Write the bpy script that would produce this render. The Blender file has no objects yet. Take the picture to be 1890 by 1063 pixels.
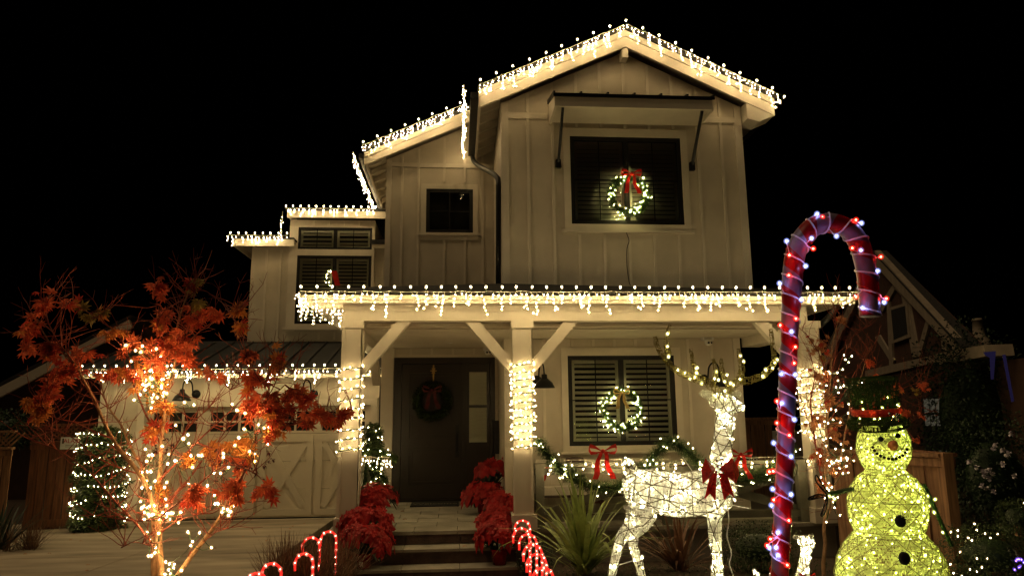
import bpy, bmesh, math, random
from mathutils import Vector, Matrix, noise
R = math.radians
PI = math.pi
random.seed(11)
rnd = random.uniform
S = bpy.context.scene
COL = S.collection

# ------------------------------------------------------------------ camera
H = 2.16
YAW, PIT, ROL = R(4.45), R(10.1), R(.56)
FWD = Vector((math.sin(YAW)*math.cos(PIT), math.cos(YAW)*math.cos(PIT), math.sin(PIT)))
_r = Vector((math.cos(YAW), -math.sin(YAW), 0)); _d = FWD.cross(_r)
RGT = _r*math.cos(ROL) + _d*math.sin(ROL)
DWN = _d*math.cos(ROL) - _r*math.sin(ROL)
EYE = Vector((0, 0, H))
cd = bpy.data.cameras.new('camera'); cam = bpy.data.objects.new('camera', cd); COL.objects.link(cam)
m = Matrix((RGT, -DWN, -FWD)).transposed().to_4x4(); m.translation = EYE
cam.matrix_world = m
cd.sensor_width = 36; cd.lens = 1290/1890*36; cd.clip_end = 500; cd.clip_start = .05
S.camera = cam

# ------------------------------------------------------------------ world: night sky
w = bpy.data.worlds.new('World'); S.world = w; w.use_nodes = True
nt = w.node_tree; bg = nt.nodes['Background']
sk = nt.nodes.new('ShaderNodeTexSky'); sk.sky_type = 'NISHITA'; sk.sun_disc = False
sk.sun_elevation = R(-4); sk.sun_rotation = R(200)
nt.links.new(sk.outputs[0], bg.inputs[0]); bg.inputs[1].default_value = 0.002
# one weak warm far lamp: the street lighting behind the camera
sl = bpy.data.lights.new('sun', 'SUN'); sl.energy = 0.58; sl.angle = R(35); sl.color = (1, .70, .38)
so = bpy.data.objects.new('sun', sl); COL.objects.link(so)
so.rotation_euler = Vector((.9, .24, -1.3)).to_track_quat('-Z', 'Y').to_euler()
S.view_settings.view_transform = 'Standard'; S.view_settings.look = 'None'
S.view_settings.exposure = .3; S.view_settings.gamma = 1; S.view_settings.use_curve_mapping = False
S.render.engine = 'CYCLES'
cy = S.cycles
cy.use_denoising = True; cy.use_adaptive_sampling = False; cy.denoising_input_passes = 'RGB_ALBEDO_NORMAL'; cy.denoising_prefilter = 'ACCURATE'; cy.max_bounces = 6; cy.diffuse_bounces = 3; cy.glossy_bounces = 3
cy.transmission_bounces = 4; cy.transparent_max_bounces = 40; cy.use_light_tree = True
cy.sample_clamp_indirect = 4; cy.caustics_reflective = False; cy.caustics_refractive = False
cy.blur_glossy = .5

def ray(px, py):
    return (RGT*((px-945)/1290) + DWN*((py-531.5)/1290) + FWD)
def at(px, py, Y):
    v = ray(px, py); return EYE + v*(Y/v.y)
def onp(px, py, P, n):
    v = ray(px, py); return EYE + v*((P-EYE).dot(n)/v.dot(n))

# ------------------------------------------------------------------ materials
def mk(name):
    m = bpy.data.materials.new(name); m.use_nodes = True
    return m, m.node_tree, m.node_tree.nodes['Principled BSDF']
def mat(name, col, rough=.6, var=.12, scale=6, bump=0, bscale=40, metal=0, stretch=(1, 1, 1), spec=.3, col2=None, transl=0):
    m, nt, b = mk(name)
    N = nt.nodes; Lk = nt.links
    tc = N.new('ShaderNodeTexCoord'); mp = N.new('ShaderNodeMapping'); mp.inputs['Scale'].default_value = stretch
    Lk.new(tc.outputs['Object'], mp.inputs[0])
    nz = N.new('ShaderNodeTexNoise'); nz.inputs['Scale'].default_value = scale; nz.inputs['Detail'].default_value = 6
    Lk.new(mp.outputs[0], nz.inputs['Vector'])
    rp = N.new('ShaderNodeValToRGB'); Lk.new(nz.outputs[0], rp.inputs[0])
    c2 = col2 or tuple(min(1, c*(1+var)) for c in col)
    c1 = tuple(c*(1-var) for c in col)
    rp.color_ramp.elements[0].position = .3; rp.color_ramp.elements[1].position = .7
    rp.color_ramp.elements[0].color = (*c1, 1); rp.color_ramp.elements[1].color = (*c2, 1)
    Lk.new(rp.outputs[0], b.inputs['Base Color'])
    b.inputs['Roughness'].default_value = rough; b.inputs['Metallic'].default_value = metal
    b.inputs['Specular IOR Level'].default_value = spec
    if bump:
        n2 = N.new('ShaderNodeTexNoise'); n2.inputs['Scale'].default_value = bscale; n2.inputs['Detail'].default_value = 4
        Lk.new(mp.outputs[0], n2.inputs['Vector'])
        bp = N.new('ShaderNodeBump'); bp.inputs['Strength'].default_value = bump; bp.inputs['Distance'].default_value = .02
        Lk.new(n2.outputs[0], bp.inputs['Height']); Lk.new(bp.outputs[0], b.inputs['Normal'])
    if transl:
        t = N.new('ShaderNodeBsdfTranslucent'); Lk.new(rp.outputs[0], t.inputs[0])
        mx = N.new('ShaderNodeMixShader'); mx.inputs[0].default_value = transl
        out = N['Material Output']
        Lk.new(b.outputs[0], mx.inputs[1]); Lk.new(t.outputs[0], mx.inputs[2]); Lk.new(mx.outputs[0], out.inputs[0])
    return m
def emit(name, col, s):
    m = bpy.data.materials.new(name); m.use_nodes = True; nt = m.node_tree; nt.nodes.clear()
    e = nt.nodes.new('ShaderNodeEmission'); o = nt.nodes.new('ShaderNodeOutputMaterial')
    e.inputs[0].default_value = (*col, 1); e.inputs[1].default_value = s; nt.links.new(e.outputs[0], o.inputs[0]); return m
def glass(name, refl=.9, tint=(.95, .97, .9)):
    m = bpy.data.materials.new(name); m.use_nodes = True; nt = m.node_tree; nt.nodes.clear(); N = nt.nodes
    o = N.new('ShaderNodeOutputMaterial'); g = N.new('ShaderNodeBsdfGlossy'); g.inputs['Roughness'].default_value = .02
    t = N.new('ShaderNodeBsdfTransparent'); t.inputs[0].default_value = (*tint, 1)
    f = N.new('ShaderNodeFresnel'); f.inputs[0].default_value = 1.6; mx = N.new('ShaderNodeMixShader')
    nt.links.new(f.outputs[0], mx.inputs[0]); nt.links.new(t.outputs[0], mx.inputs[1]); nt.links.new(g.outputs[0], mx.inputs[2])
    nt.links.new(mx.outputs[0], o.inputs[0]); return m
def gauze(name, col, hole=.36, sc=120, gold=False):
    """woven thread sheet: thread crosses at random, gaps between are open"""
    m = bpy.data.materials.new(name); m.use_nodes = True; nt = m.node_tree; nt.nodes.clear(); N = nt.nodes; Lk = nt.links
    o = N.new('ShaderNodeOutputMaterial'); tc = N.new('ShaderNodeTexCoord')
    acc = None
    for k, (st, rot) in enumerate((((1, 1, .12), (0, .2, 0)), ((.1, .1, 1), (0, .1, 0)), ((.5, .5, .12), (.4, .6, 0)))):
        mp = N.new('ShaderNodeMapping'); mp.inputs['Scale'].default_value = st; mp.inputs['Rotation'].default_value = rot
        Lk.new(tc.outputs['Object'], mp.inputs[0])
        nz = N.new('ShaderNodeTexNoise'); nz.inputs['Scale'].default_value = sc; nz.inputs['Detail'].default_value = 1
        Lk.new(mp.outputs[0], nz.inputs['Vector'])
        if acc is None: acc = nz.outputs[0]
        else:
            a = N.new('ShaderNodeMath'); a.operation = 'MAXIMUM'; Lk.new(acc, a.inputs[0]); Lk.new(nz.outputs[0], a.inputs[1]); acc = a.outputs[0]
    g = N.new('ShaderNodeMath'); g.operation = 'GREATER_THAN'; Lk.new(acc, g.inputs[0]); g.inputs[1].default_value = .5+(hole-.245)*.42
    d = N.new('ShaderNodeBsdfDiffuse'); d.inputs[0].default_value = (*col, 1)
    t = N.new('ShaderNodeBsdfTranslucent'); t.inputs[0].default_value = (*col, 1)
    mx = N.new('ShaderNodeMixShader'); mx.inputs[0].default_value = .62 if not gold else .35
    Lk.new(d.outputs[0], mx.inputs[1]); Lk.new(t.outputs[0], mx.inputs[2])
    tr = N.new('ShaderNodeBsdfTransparent'); m2 = N.new('ShaderNodeMixShader')
    Lk.new(g.outputs[0], m2.inputs[0]); Lk.new(tr.outputs[0], m2.inputs[1]); Lk.new(mx.outputs[0], m2.inputs[2]); Lk.new(m2.outputs[0], o.inputs[0])
    return m
M = {}
M['siding'] = mat('painted_siding', (.55, .49, .39), .55, .11, 2.2, .08, 60)
M['trim'] = mat('painted_trim', (.62, .56, .46), .5, .05, 5, .05, 50)
M['gdoor'] = mat('garage_door_paint', (.60, .53, .42), .5, .04, 3, .1, 30)
M['bronze'] = mat('dark_bronze', (.010, .009, .008), .45, .2, 8)
M['door'] = mat('dark_door_paint', (.030, .024, .019), .30, .12, 5, .05, 40)
M['metalroof'] = mat('standing_seam_metal', (.05, .052, .052), .5, .2, 2, metal=.3)
M['shingle'] = mat('asphalt_shingle', (.03, .028, .026), .9, .4, 30, .6, 80)
M['black'] = mat('black_metal', (.012, .012, .012), .4, .2, 10, metal=.3)
M['slat'] = mat('shutter_slat', (.74, .72, .62), .5, .05, 5)
M['dark'] = mat('dark_interior', (.03, .025, .02), .9, .2, 3)
M['glass'] = glass('window_glass')
M['ceil'] = mat('porch_ceiling_paint', (.60, .54, .43), .5, .05, 4)
M['stone'] = mat('bluestone', (.27, .25, .20), .7, .3, 3, .4, 25)
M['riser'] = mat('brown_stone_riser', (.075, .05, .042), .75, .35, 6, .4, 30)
M['conc'] = mat('driveway_concrete', (.33, .275, .20), .8, .36, .8, .25, 45, stretch=(1, 4, 1))
M['stucco'] = mat('stucco', (.22, .20, .17), .9, .1, 6, .3, 60)
M['mulch'] = mat('mulch_soil', (.045, .028, .018), .95, .5, 22, 1, 60)
M['railwood'] = mat('grey_green_rail', (.15, .145, .11), .7, .2, 6, .2, 40)
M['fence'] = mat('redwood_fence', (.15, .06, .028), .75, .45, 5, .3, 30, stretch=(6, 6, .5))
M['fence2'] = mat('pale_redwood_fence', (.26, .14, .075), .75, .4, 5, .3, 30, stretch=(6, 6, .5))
M['wire'] = mat('pale_wire', (.55, .5, .4), .6, .1)
M['gwire'] = mat('green_wire', (.02, .05, .02), .5, .2)
M['framew'] = mat('frame_wire', (.13, .11, .07), .5, .2)
M['needle'] = mat('pine_needles', (.06, .10, .03), .6, .5, 30)
M['ivy'] = mat('ivy_leaves', (.06, .09, .025), .5, .5, 12, transl=.2)
M['hedge'] = mat('hedge_leaves', (.035, .055, .018), .55, .5, 12, transl=.2)
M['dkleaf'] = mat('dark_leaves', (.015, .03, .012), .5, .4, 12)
M['flax'] = mat('flax_blade', (.27, .34, .10), .45, .4, 9, transl=.25)
M['flaxr'] = mat('bronze_flax_blade', (.16, .08, .045), .5, .4, 9, transl=.2)
M['grassy'] = mat('dry_grass', (.16, .09, .05), .7, .5, 9, transl=.2)
M['bark'] = mat('maple_bark', (.30, .17, .09), .7, .3, 20, .3, 60)
M['twig'] = mat('red_twig', (.20, .04, .022), .6, .3, 20)
M['leaf'] = mat('red_maple_leaf', (.62, .135, .06), .5, .35, 9, transl=.4, spec=.2)
M['leafr'] = mat('crimson_maple_leaf', (.48, .06, .035), .5, .35, 9, transl=.4, spec=.2)
M['hatfrill'] = mat('hat_tinsel', (.03, .045, .015), .3, .5, 20)
M['leafo'] = mat('orange_maple_leaf', (.6, .23, .06), .5, .3, 9, transl=.4, spec=.2)
M['leafg'] = mat('olive_maple_leaf', (.28, .20, .05), .5, .3, 9, transl=.35, spec=.2)
M['leafd'] = mat('dried_leaf', (.46, .20, .09), .7, .3, 9, transl=.25)
M['seed'] = mat('dark_seed', (.05, .012, .012), .6, .3)
M['bract'] = mat('poinsettia_bract', (.31, .007, .008), .5, .3, 9, transl=.2, spec=.25)
M['pfoil'] = mat('red_foil', (.25, .01, .01), .25, .3, 15, metal=.4)
M['ribbon'] = mat('red_ribbon', (.55, .02, .015), .5, .2, 20, transl=.2)
M['gold'] = mat('gold_ribbon', (.45, .30, .10), .4, .2, 20)
M['plaid'] = mat('dark_red_ribbon', (.08, .006, .006), .6, .4, 30)
M['berry'] = mat('red_berry', (.4, .01, .01), .3, .1)
M['cloth'] = mat('cream_cloth', (.55, .5, .42), .9, .06, 8, .2, 90)
M['bw'] = mat('black_cloth', (.015, .015, .015), .9, .2)
M['white'] = mat('white_plastic', (.7, .68, .66), .4, .05)
M['white2'] = mat('white_stripe', (.17, .13, .19), .35, .05, transl=.1)
M['red2'] = mat('red_stripe', (.24, .005, .007), .35, .1, transl=.1)
M['clear'] = mat('clear_tinsel_wire', (.6, .58, .7), .3, .1)
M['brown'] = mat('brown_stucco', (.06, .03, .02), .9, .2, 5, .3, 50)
M['tudor'] = mat('tudor_timber', (.24, .20, .15), .8, .15, 5)
M['brick'] = mat('bare_brick', (.12, .06, .035), .9, .3, 9)
M['rose'] = mat('white_rose', (.6, .55, .62), .6, .1)
M['carrot'] = mat('carrot_nose', (.5, .14, .06), .7, .2, 30, .4, 90)
M['tinselg'] = gauze('dark_green_tinsel', (.02, .035, .012), .28, 90)
M['hattin'] = gauze('black_green_tinsel', (.03, .045, .016), .36, 80)
M['redtin'] = mat('red_tinsel', (.5, .025, .015), .3, .4, 60, .8, 120, transl=.35)
M['gz_deer'] = gauze('white_thread_wrap', (.86, .86, .80), .42, 150)
M['gz_snow'] = gauze('snowman_thread_wrap', (.86, .88, .50), .42, 150)
M['gz_ant'] = gauze('gold_mesh_wrap', (.24, .20, .08), .50, 110, True)
M['silver'] = mat('silver_bell', (.8, .8, .8), .15, .05, metal=1)
M['tag'] = mat('white_tag', (.7, .7, .65), .5, .05)
M['signred'] = mat('sign_red', (.45, .02, .02), .6, .1)
M['lampglass'] = mat('lamp_inside', (.5, .48, .4), .5, .1)
def bulbm(name, col, s, halo=1.0):
    """two materials: the glowing filament core and a see-through shell whose emission paints a soft halo"""
    core = emit(name+'_core', col, s)
    m = bpy.data.materials.new(name+'_halo_shell'); m.use_nodes = True; nt = m.node_tree; nt.nodes.clear(); N = nt.nodes
    e = N.new('ShaderNodeEmission'); o = N.new('ShaderNodeOutputMaterial'); t = N.new('ShaderNodeBsdfTransparent'); mx = N.new('ShaderNodeMixShader')
    lw_ = N.new('ShaderNodeLayerWeight'); lw_.inputs[0].default_value = .5
    a = N.new('ShaderNodeMath'); a.operation = 'SUBTRACT'; a.inputs[0].default_value = 1; nt.links.new(lw_.outputs['Facing'], a.inputs[1])
    b = N.new('ShaderNodeMath'); b.operation = 'POWER'; nt.links.new(a.outputs[0], b.inputs[0]); b.inputs[1].default_value = 2.2
    c = N.new('ShaderNodeMath'); c.operation = 'MULTIPLY'; nt.links.new(b.outputs[0], c.inputs[0]); c.inputs[1].default_value = .5; b = c
    nt.links.new(b.outputs[0], mx.inputs[0]); nt.links.new(t.outputs[0], mx.inputs[1]); nt.links.new(e.outputs[0], mx.inputs[2])
    e.inputs[0].default_value = (*col, 1); e.inputs[1].default_value = halo; nt.links.new(mx.outputs[0], o.inputs[0])
    m.cycles.emission_sampling = 'NONE'
    return [core, m]
M['e_warm'] = bulbm('warm_bulb', (1, .71, .33), 330)
M['e_low'] = bulbm('warm_porch_bulb', (1, .74, .34), 680)
M['e_c9'] = bulbm('warm_globe', (1, .78, .40), 165, 1.6)
M['e_wrap'] = bulbm('warm_post_bulb', (1, .72, .33), 620)
M['e_tree'] = bulbm('warm_tree_bulb', (1, .61, .23), 700, 1.3)
M['e_ivy'] = bulbm('soft_bulb', (1, .78, .35), 260)
M['e_wreath'] = bulbm('wreath_bulb', (1, .86, .34), 1300)
M['e_deer'] = bulbm('led_warm_white', (1, .86, .46), 400)
M['e_snow'] = bulbm('led_yellow_green', (.94, 1, .20), 160)
M['e_gold'] = bulbm('led_gold', (1, .88, .30), 150)
M['e_red'] = bulbm('led_red', (1, .03, .015), 230, 1.6)
M['e_blue'] = bulbm('led_cool_white', (.36, .42, 1), 150, 1.6)
M['e_cane'] = bulbm('cane_bulb', (1, .30, .18), 60)
M['e_far'] = emit('lit_room', (.5, .44, .30), .09)
M['e_violet'] = bulbm('violet_net_bulb', (.25, .12, 1), 40)

# ------------------------------------------------------------------ mesh builder
class MB:
    def __init__(s): s.v = []; s.f = []; s.mi = []
    def add(s, vs, fs, mi=0):
        o = len(s.v); s.v.extend([tuple(p) for p in vs])
        for f in fs: s.f.append(tuple(i+o for i in f)); s.mi.append(mi)
    def box(s, x0, x1, y0, y1, z0, z1, mi=0):
        s.add([(x, y, z) for x in (x0, x1) for y in (y0, y1) for z in (z0, z1)],
              [(0, 1, 3, 2), (4, 6, 7, 5), (0, 4, 5, 1), (2, 3, 7, 6), (0, 2, 6, 4), (1, 5, 7, 3)], mi)
    def bar(s, a, b, w, h, up=(0, 0, 1), mi=0):
        """square bar from a to b, w across, h along up"""
        a = Vector(a); b = Vector(b); t = (b-a).normalized(); u = Vector(up); sd = t.cross(u).normalized(); u = sd.cross(t).normalized()
        vs = [p+sd*i*w/2+u*j*h/2 for p in (a, b) for i, j in ((-1, -1), (1, -1), (1, 1), (-1, 1))]
        s.add(vs, [(0, 1, 2, 3), (7, 6, 5, 4), (0, 4, 5, 1), (1, 5, 6, 2), (2, 6, 7, 3), (3, 7, 4, 0)], mi)
    def tube(s, P, r, n=6, mi=0, caps=True):
        P = [Vector(p) for p in P]; k = len(P)
        if k < 2: return
        rr = r if isinstance(r, (list, tuple)) else [r]*k
        t0 = (P[1]-P[0]).normalized(); ref = Vector((0, 0, 1)) if abs(t0.z) < .9 else Vector((1, 0, 0))
        u = t0.cross(ref).normalized(); vs = []
        for i in range(k):
            t = (P[min(i+1, k-1)]-P[max(i-1, 0)])
            if t.length < 1e-9: t = t0
            t = t.normalized(); u = (u-t*u.dot(t)); u = u.normalized() if u.length > 1e-6 else t.orthogonal().normalized()
            v = t.cross(u)
            for j in range(n):
                a = 2*PI*j/n; vs.append(P[i]+(u*math.cos(a)+v*math.sin(a))*rr[i])
        fs = [(i*n+j, i*n+(j+1) % n, (i+1)*n+(j+1) % n, (i+1)*n+j) for i in range(k-1) for j in range(n)]
        if caps: fs += [tuple(range(n))[::-1], tuple((k-1)*n+j for j in range(n))]
        s.add(vs, fs, mi)
    def octa(s, p, r, h=None, mi=0):
        h = h or r; p = Vector(p); vs = [p+Vector(d) for d in ((r, 0, 0), (0, r, 0), (-r, 0, 0), (0, -r, 0), (0, 0, h), (0, 0, -h))]
        s.add(vs, [(0, 1, 4), (1, 2, 4), (2, 3, 4), (3, 0, 4), (1, 0, 5), (2, 1, 5), (3, 2, 5), (0, 3, 5)], mi)
    def ball(s, p, r, seg=10, ring=7, mi=0, sc=(1, 1, 1), rot=None):
        p = Vector(p); vs = []; fs = []
        for i in range(ring+1):
            a = PI*i/ring
            for j in range(seg):
                b = 2*PI*j/seg; q = Vector((math.sin(a)*math.cos(b)*sc[0], math.sin(a)*math.sin(b)*sc[1], math.cos(a)*sc[2]))*r
                if rot: q = rot @ q
                vs.append(p+q)
        for i in range(ring):
            for j in range(seg): fs.append((i*seg+j, (i+1)*seg+j, (i+1)*seg+(j+1) % seg, i*seg+(j+1) % seg))
        s.add(vs, fs, mi)
    def poly(s, pts, d, mi=0):
        """closed outline extruded by vector d"""
        pts = [Vector(p) for p in pts]; n = len(pts); d = Vector(d)
        s.add(pts+[p+d for p in pts], [tuple(range(n))[::-1], tuple(range(n, 2*n))]+[(i, (i+1) % n, n+(i+1) % n, n+i) for i in range(n)], mi)
    def lathe(s, c, prof, n=16, mi=0, axis=None):
        c = Vector(c); q = Vector((0, 0, 1)).rotation_difference(Vector(axis).normalized()) if axis else None
        vs = []; k = len(prof)
        for r, z in prof:
            for j in range(n):
                a = 2*PI*j/n; v = Vector((r*math.cos(a), r*math.sin(a), z))
                vs.append(c+(q @ v if q else v))
        s.add(vs, [(i*n+j, i*n+(j+1) % n, (i+1)*n+(j+1) % n, (i+1)*n+j) for i in range(k-1) for j in range(n)], mi)
    def mesh(s, name, mats, smooth=False):
        me = bpy.data.meshes.new(name); me.from_pydata(s.v, [], s.f)
        for m_ in (mats if isinstance(mats, (list, tuple)) else [mats]): me.materials.append(m_)
        me.polygons.foreach_set('material_index', s.mi)
        if smooth: me.polygons.foreach_set('use_smooth', [True]*len(s.f))
        me.update(); return me
def link(name, me, parent=None, loc=None):
    o = bpy.data.objects.new(name, me); COL.objects.link(o)
    if parent: o.parent = parent
    if loc is not None: o.location = loc
    return o
def obj(name, mb, mats, parent=None, smooth=False, kind=None):
    """geometry is in world coordinates; origin is moved to the parent's origin"""
    if parent is not None:
        off = origin(parent); mb.v = [(x-off.x, y-off.y, z-off.z) for x, y, z in mb.v]
    elif mb.v:
        xs = [p[0] for p in mb.v]; ys = [p[1] for p in mb.v]; zs = [p[2] for p in mb.v]
        off = Vector(((min(xs)+max(xs))/2, (min(ys)+max(ys))/2, min(zs))); mb.v = [(x-off.x, y-off.y, z-off.z) for x, y, z in mb.v]
    o = link(name, mb.mesh(name, mats, smooth), parent)
    if parent is None: o.location = off
    if kind: o['kind'] = kind
    return o
def origin(o):
    v = Vector(o.location)
    while o.parent: o = o.parent; v = v+Vector(o.location)
    return v
def thing(name, loc, label, cat, group=None):
    o = bpy.data.objects.new(name, None); COL.objects.link(o); o.location = loc; o.empty_display_size = .1
    o['label'] = label; o['category'] = cat
    if group: o['group'] = group
    return o
def tag(o, label, cat, group=None):
    o['label'] = label; o['category'] = cat
    if group: o['group'] = group
    return o
def struct(name, mb, mats, smooth=False): return obj(name, mb, mats, None, smooth, 'structure')
def inst(name, me, parent, loc, rot=(0, 0, 0), sc=1):
    o = link(name, me, parent); o.location = Vector(loc)-origin(parent); o.rotation_euler = rot
    o.scale = (sc, sc, sc) if not isinstance(sc, tuple) else sc
    return o
def lerp(a, b, t): return Vector(a)*(1-t)+Vector(b)*t
def resample(P, step):
    P = [Vector(p) for p in P]; out = [P[0].copy()]; acc = 0
    for a, b in zip(P, P[1:]):
        L = (b-a).length
        if L < 1e-9: continue
        t = step-acc
        while t <= L: out.append(a+(b-a)*(t/L)); t += step
        acc = (acc+L) % step if L > 0 else acc
    return out
def smoothpath(P, k=6):
    """Catmull-Rom"""
    P = [Vector(p) for p in P]; Q = [P[0]*2-P[1]]+P+[P[-1]*2-P[-2]]; out = []
    for i in range(1, len(Q)-2):
        a, b, c, d = Q[i-1:i+3]
        for j in range(k):
            t = j/k; out.append(.5*((2*b)+(c-a)*t+(2*a-5*b+4*c-d)*t*t+(3*b-a-3*c+d)*t**3))
    out.append(P[-1]); return out

# ================================================================== GROUND
def zy(Y): return .10 + .13*max(0, min(10-Y, 5.0))
def zd(Y): return .19+.03*max(0, min(14.2-Y, 11))
g = MB()
def zyard(x, y):
    if y < 12: return zy(y)
    return .10
xs = [-40, -14, -8, -6]+[-5+.5*i for i in range(24)]+[8, 12, 20, 45]
ys = [-12, -4, 0, 2, 3, 4]+[4.5+.5*i for i in range(14)]+[12, 16, 24, 40, 70]
vs = []
for y in ys:
    for x in xs:
        z = zyard(x, y)
        if x < -2.6 or (x < -2.1 and y > 9): z = min(z, .15+.02*max(0, min(14.2-y, 11)))
        if -1.6 < x < .8 and y < 9.6 : z = min(z, .0)
        vs.append((x, y, z+(noise.noise(Vector((x*1.3, y*1.3, 0)))*.03 if 4 < y < 10 else 0)))
nx = len(xs)
g.add(vs, [(j*nx+i, j*nx+i+1, (j+1)*nx+i+1, (j+1)*nx+i) for j in range(len(ys)-1) for i in range(nx-1)])
struct('ground', g, M['mulch'], True)
d = MB()   # driveway slabs with tooled joints
dy = [1.0, 3.4, 5.8, 8.2, 10.3, 12.2, 14.35]
dx = [-12.5, -9.6, -7.0, -4.4, -2.35]
drv = bpy.data.objects.new('driveway', None); COL.objects.link(drv); drv['kind'] = 'structure'
for a, b in zip(dy, dy[1:]):
    for c, e in zip(dx, dx[1:]):
        q = MB(); t = .12; j = .006
        q.add([(c+j, a+j, zd(a)-t), (e-j, a+j, zd(a)-t), (e-j, b-j, zd(b)-t), (c+j, b-j, zd(b)-t), (c+j, a+j, zd(a)), (e-j, a+j, zd(a)), (e-j, b-j, zd(b)), (c+j, b-j, zd(b))],
              [(3, 2, 1, 0), (4, 5, 6, 7), (0, 1, 5, 4), (1, 2, 6, 5), (2, 3, 7, 6), (3, 0, 4, 7)])
        obj('slab', q, M['conc'], drv)
# walkway below the steps
q = MB(); q.box(-1.5, .8, 2, 9.14, -.02, .02); struct('walkway', q, M['stone'])

# ================================================================== FARMHOUSE
HS = thing('farmhouse', (1, 14, 0), 'two storey cream board and batten farmhouse with front porch and gable roof', 'house')
FZ = .575         # porch floor
def wall(name, x0, x1, z0, z1, Y, holes=(), mt='siding', reveal=.12, battens=None, bz=None, parent=HS, bw=.045, top=None):
    """front sheet with openings and reveals; battens = list of (x, z0, z1)"""
    w = MB()
    X = sorted({x0, x1}|{h[0] for h in holes}|{h[1] for h in holes}); Z = sorted({z0, z1}|{h[2] for h in holes}|{h[3] for h in holes})
    for a, b in zip(X, X[1:]):
        for c, e in zip(Z, Z[1:]):
            mx, mz = (a+b)/2, (c+e)/2
            if any(h[0] < mx < h[1] and h[2] < mz < h[3] for h in holes): continue
            w.add([(a, Y, c), (b, Y, c), (b, Y, e), (a, Y, e)], [(0, 1, 2, 3)])
    for h in holes:
        a, b, c, e = h; r = Y+reveal
        w.add([(a, Y, c), (a, r, c), (a, r, e), (a, Y, e)], [(0, 1, 2, 3)]); w.add([(b, Y, c), (b, r, c), (b, r, e), (b, Y, e)], [(3, 2, 1, 0)])
        w.add([(a, Y, c), (b, Y, c), (b, r, c), (a, r, c)], [(0, 1, 2, 3)]); w.add([(a, Y, e), (b, Y, e), (b, r, e), (a, r, e)], [(3, 2, 1, 0)])
    if top: w.add([(p[0], Y, p[1]) for p in top], [tuple(range(len(top)))])
    o = obj(name, w, M[mt], parent)
    for x, a, b in (battens or []):
        q = MB(); q.box(x-bw/2, x+bw/2, Y-.027, Y+.0, a, b); obj('batten', q, M['trim'], o)
    return o
def board(par, x0, x1, z0, z1, Y, t=.035, mt='trim', name='trim_board'):
    q = MB(); q.box(x0, x1, Y-t, Y-.001, z0, z1); return obj(name, q, M[mt], par)
def window(x0, x1, z0, z1, Y, sash, rows=2, cols=2, fr=.07, par=None, slats=True, top_closed=0, sl=.075, mt='slat'):
    """dark framed window set in an opening: frame, panes, muntins, plantation shutter slats and dark room behind"""
    w = bpy.data.objects.new('window', None); COL.objects.link(w); w.parent = HS
    w.location = Vector(((x0+x1)/2, Y, z0))-origin(HS)
    f = MB()
    f.box(x0, x1, Y-.015, Y+.03, z1-fr, z1); f.box(x0, x1, Y-.015, Y+.03, z0, z0+fr)
    f.box(x0, x0+fr, Y-.015, Y+.03, z0+fr, z1-fr); f.box(x1-fr, x1, Y-.015, Y+.03, z0+fr, z1-fr)
    xs = [x0+fr+(x1-x0-2*fr)*i/sash for i in range(sash+1)]
    for i in range(1, sash): f.box(xs[i]-.04, xs[i]+.04, Y-.012, Y+.028, z0+fr, z1-fr)
    obj('frame', f, M['bronze'], w)
    b = MB(); b.box(x0, x1, Y+.30, Y+.34, z0, z1); b.box(x0-.0, x0+.01, Y+.121, Y+.3, z0, z1); b.box(x1-.01, x1, Y+.121, Y+.3, z0, z1)
    b.box(x0, x1, Y+.121, Y+.3, z1-.01, z1); b.box(x0, x1, Y+.121, Y+.3, z0, z0+.01)
    obj('room_back', b, M['dark'], w)
    for i in range(sash):
        a = xs[i]+(.04 if i else 0); e = xs[i+1]-(.04 if i < sash-1 else 0); c0, c1 = z0+fr, z1-fr
        m_ = MB()
        for k in range(1, cols): xx = a+(e-a)*k/cols; m_.box(xx-.008, xx+.008, Y+.002, Y+.012, c0, c1)
        for k in range(1, rows): zz = c0+(c1-c0)*k/rows; m_.box(a, e, Y+.0025, Y+.0115, zz-.008, zz+.008)
        if m_.v: obj('muntin', m_, M['bronze'], w)
        p = MB(); p.add([(a, Y+.018, c0), (e, Y+.018, c0), (e, Y+.018, c1), (a, Y+.018, c1)], [(0, 1, 2, 3)]); obj('pane', p, M['glass'], w)
        if slats:
            st = MB(); s_ = .05
            for u0, u1 in ((a, a+s_), (e-s_, e)): st.box(u0, u1, Y+.04, Y+.07, c0, c1)
            st.box(a+s_, e-s_, Y+.041, Y+.069, c0, c0+.05); st.box(a+s_, e-s_, Y+.041, Y+.069, c1-.06, c1)
            obj('shutter_frame', st, M[mt], w)
            nS = int((c1-c0-.11)/sl); me = None
            for k in range(nS):
                zz = c0+.05+(k+.5)*(c1-c0-.11)/nS
                ang = R(-42) if zz < c1-(c1-c0)*top_closed else R(-78)
                if me is None or abs(me[1]-ang) > .01:
                    q = MB(); L = (e-a-2*s_); q.bar((-L/2, 0, 0), (L/2, 0, 0), .062, .008); ml = q.mesh('slat', M[mt])
                    me = (ml, ang)
                o = link('slat', me[0], w); o.location = Vector(((a+e)/2, Y+.056+rnd(-.002, .002), zz))-origin(w); o.rotation_euler = (ang+rnd(-.03, .03), 0, 0)
    return w

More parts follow.
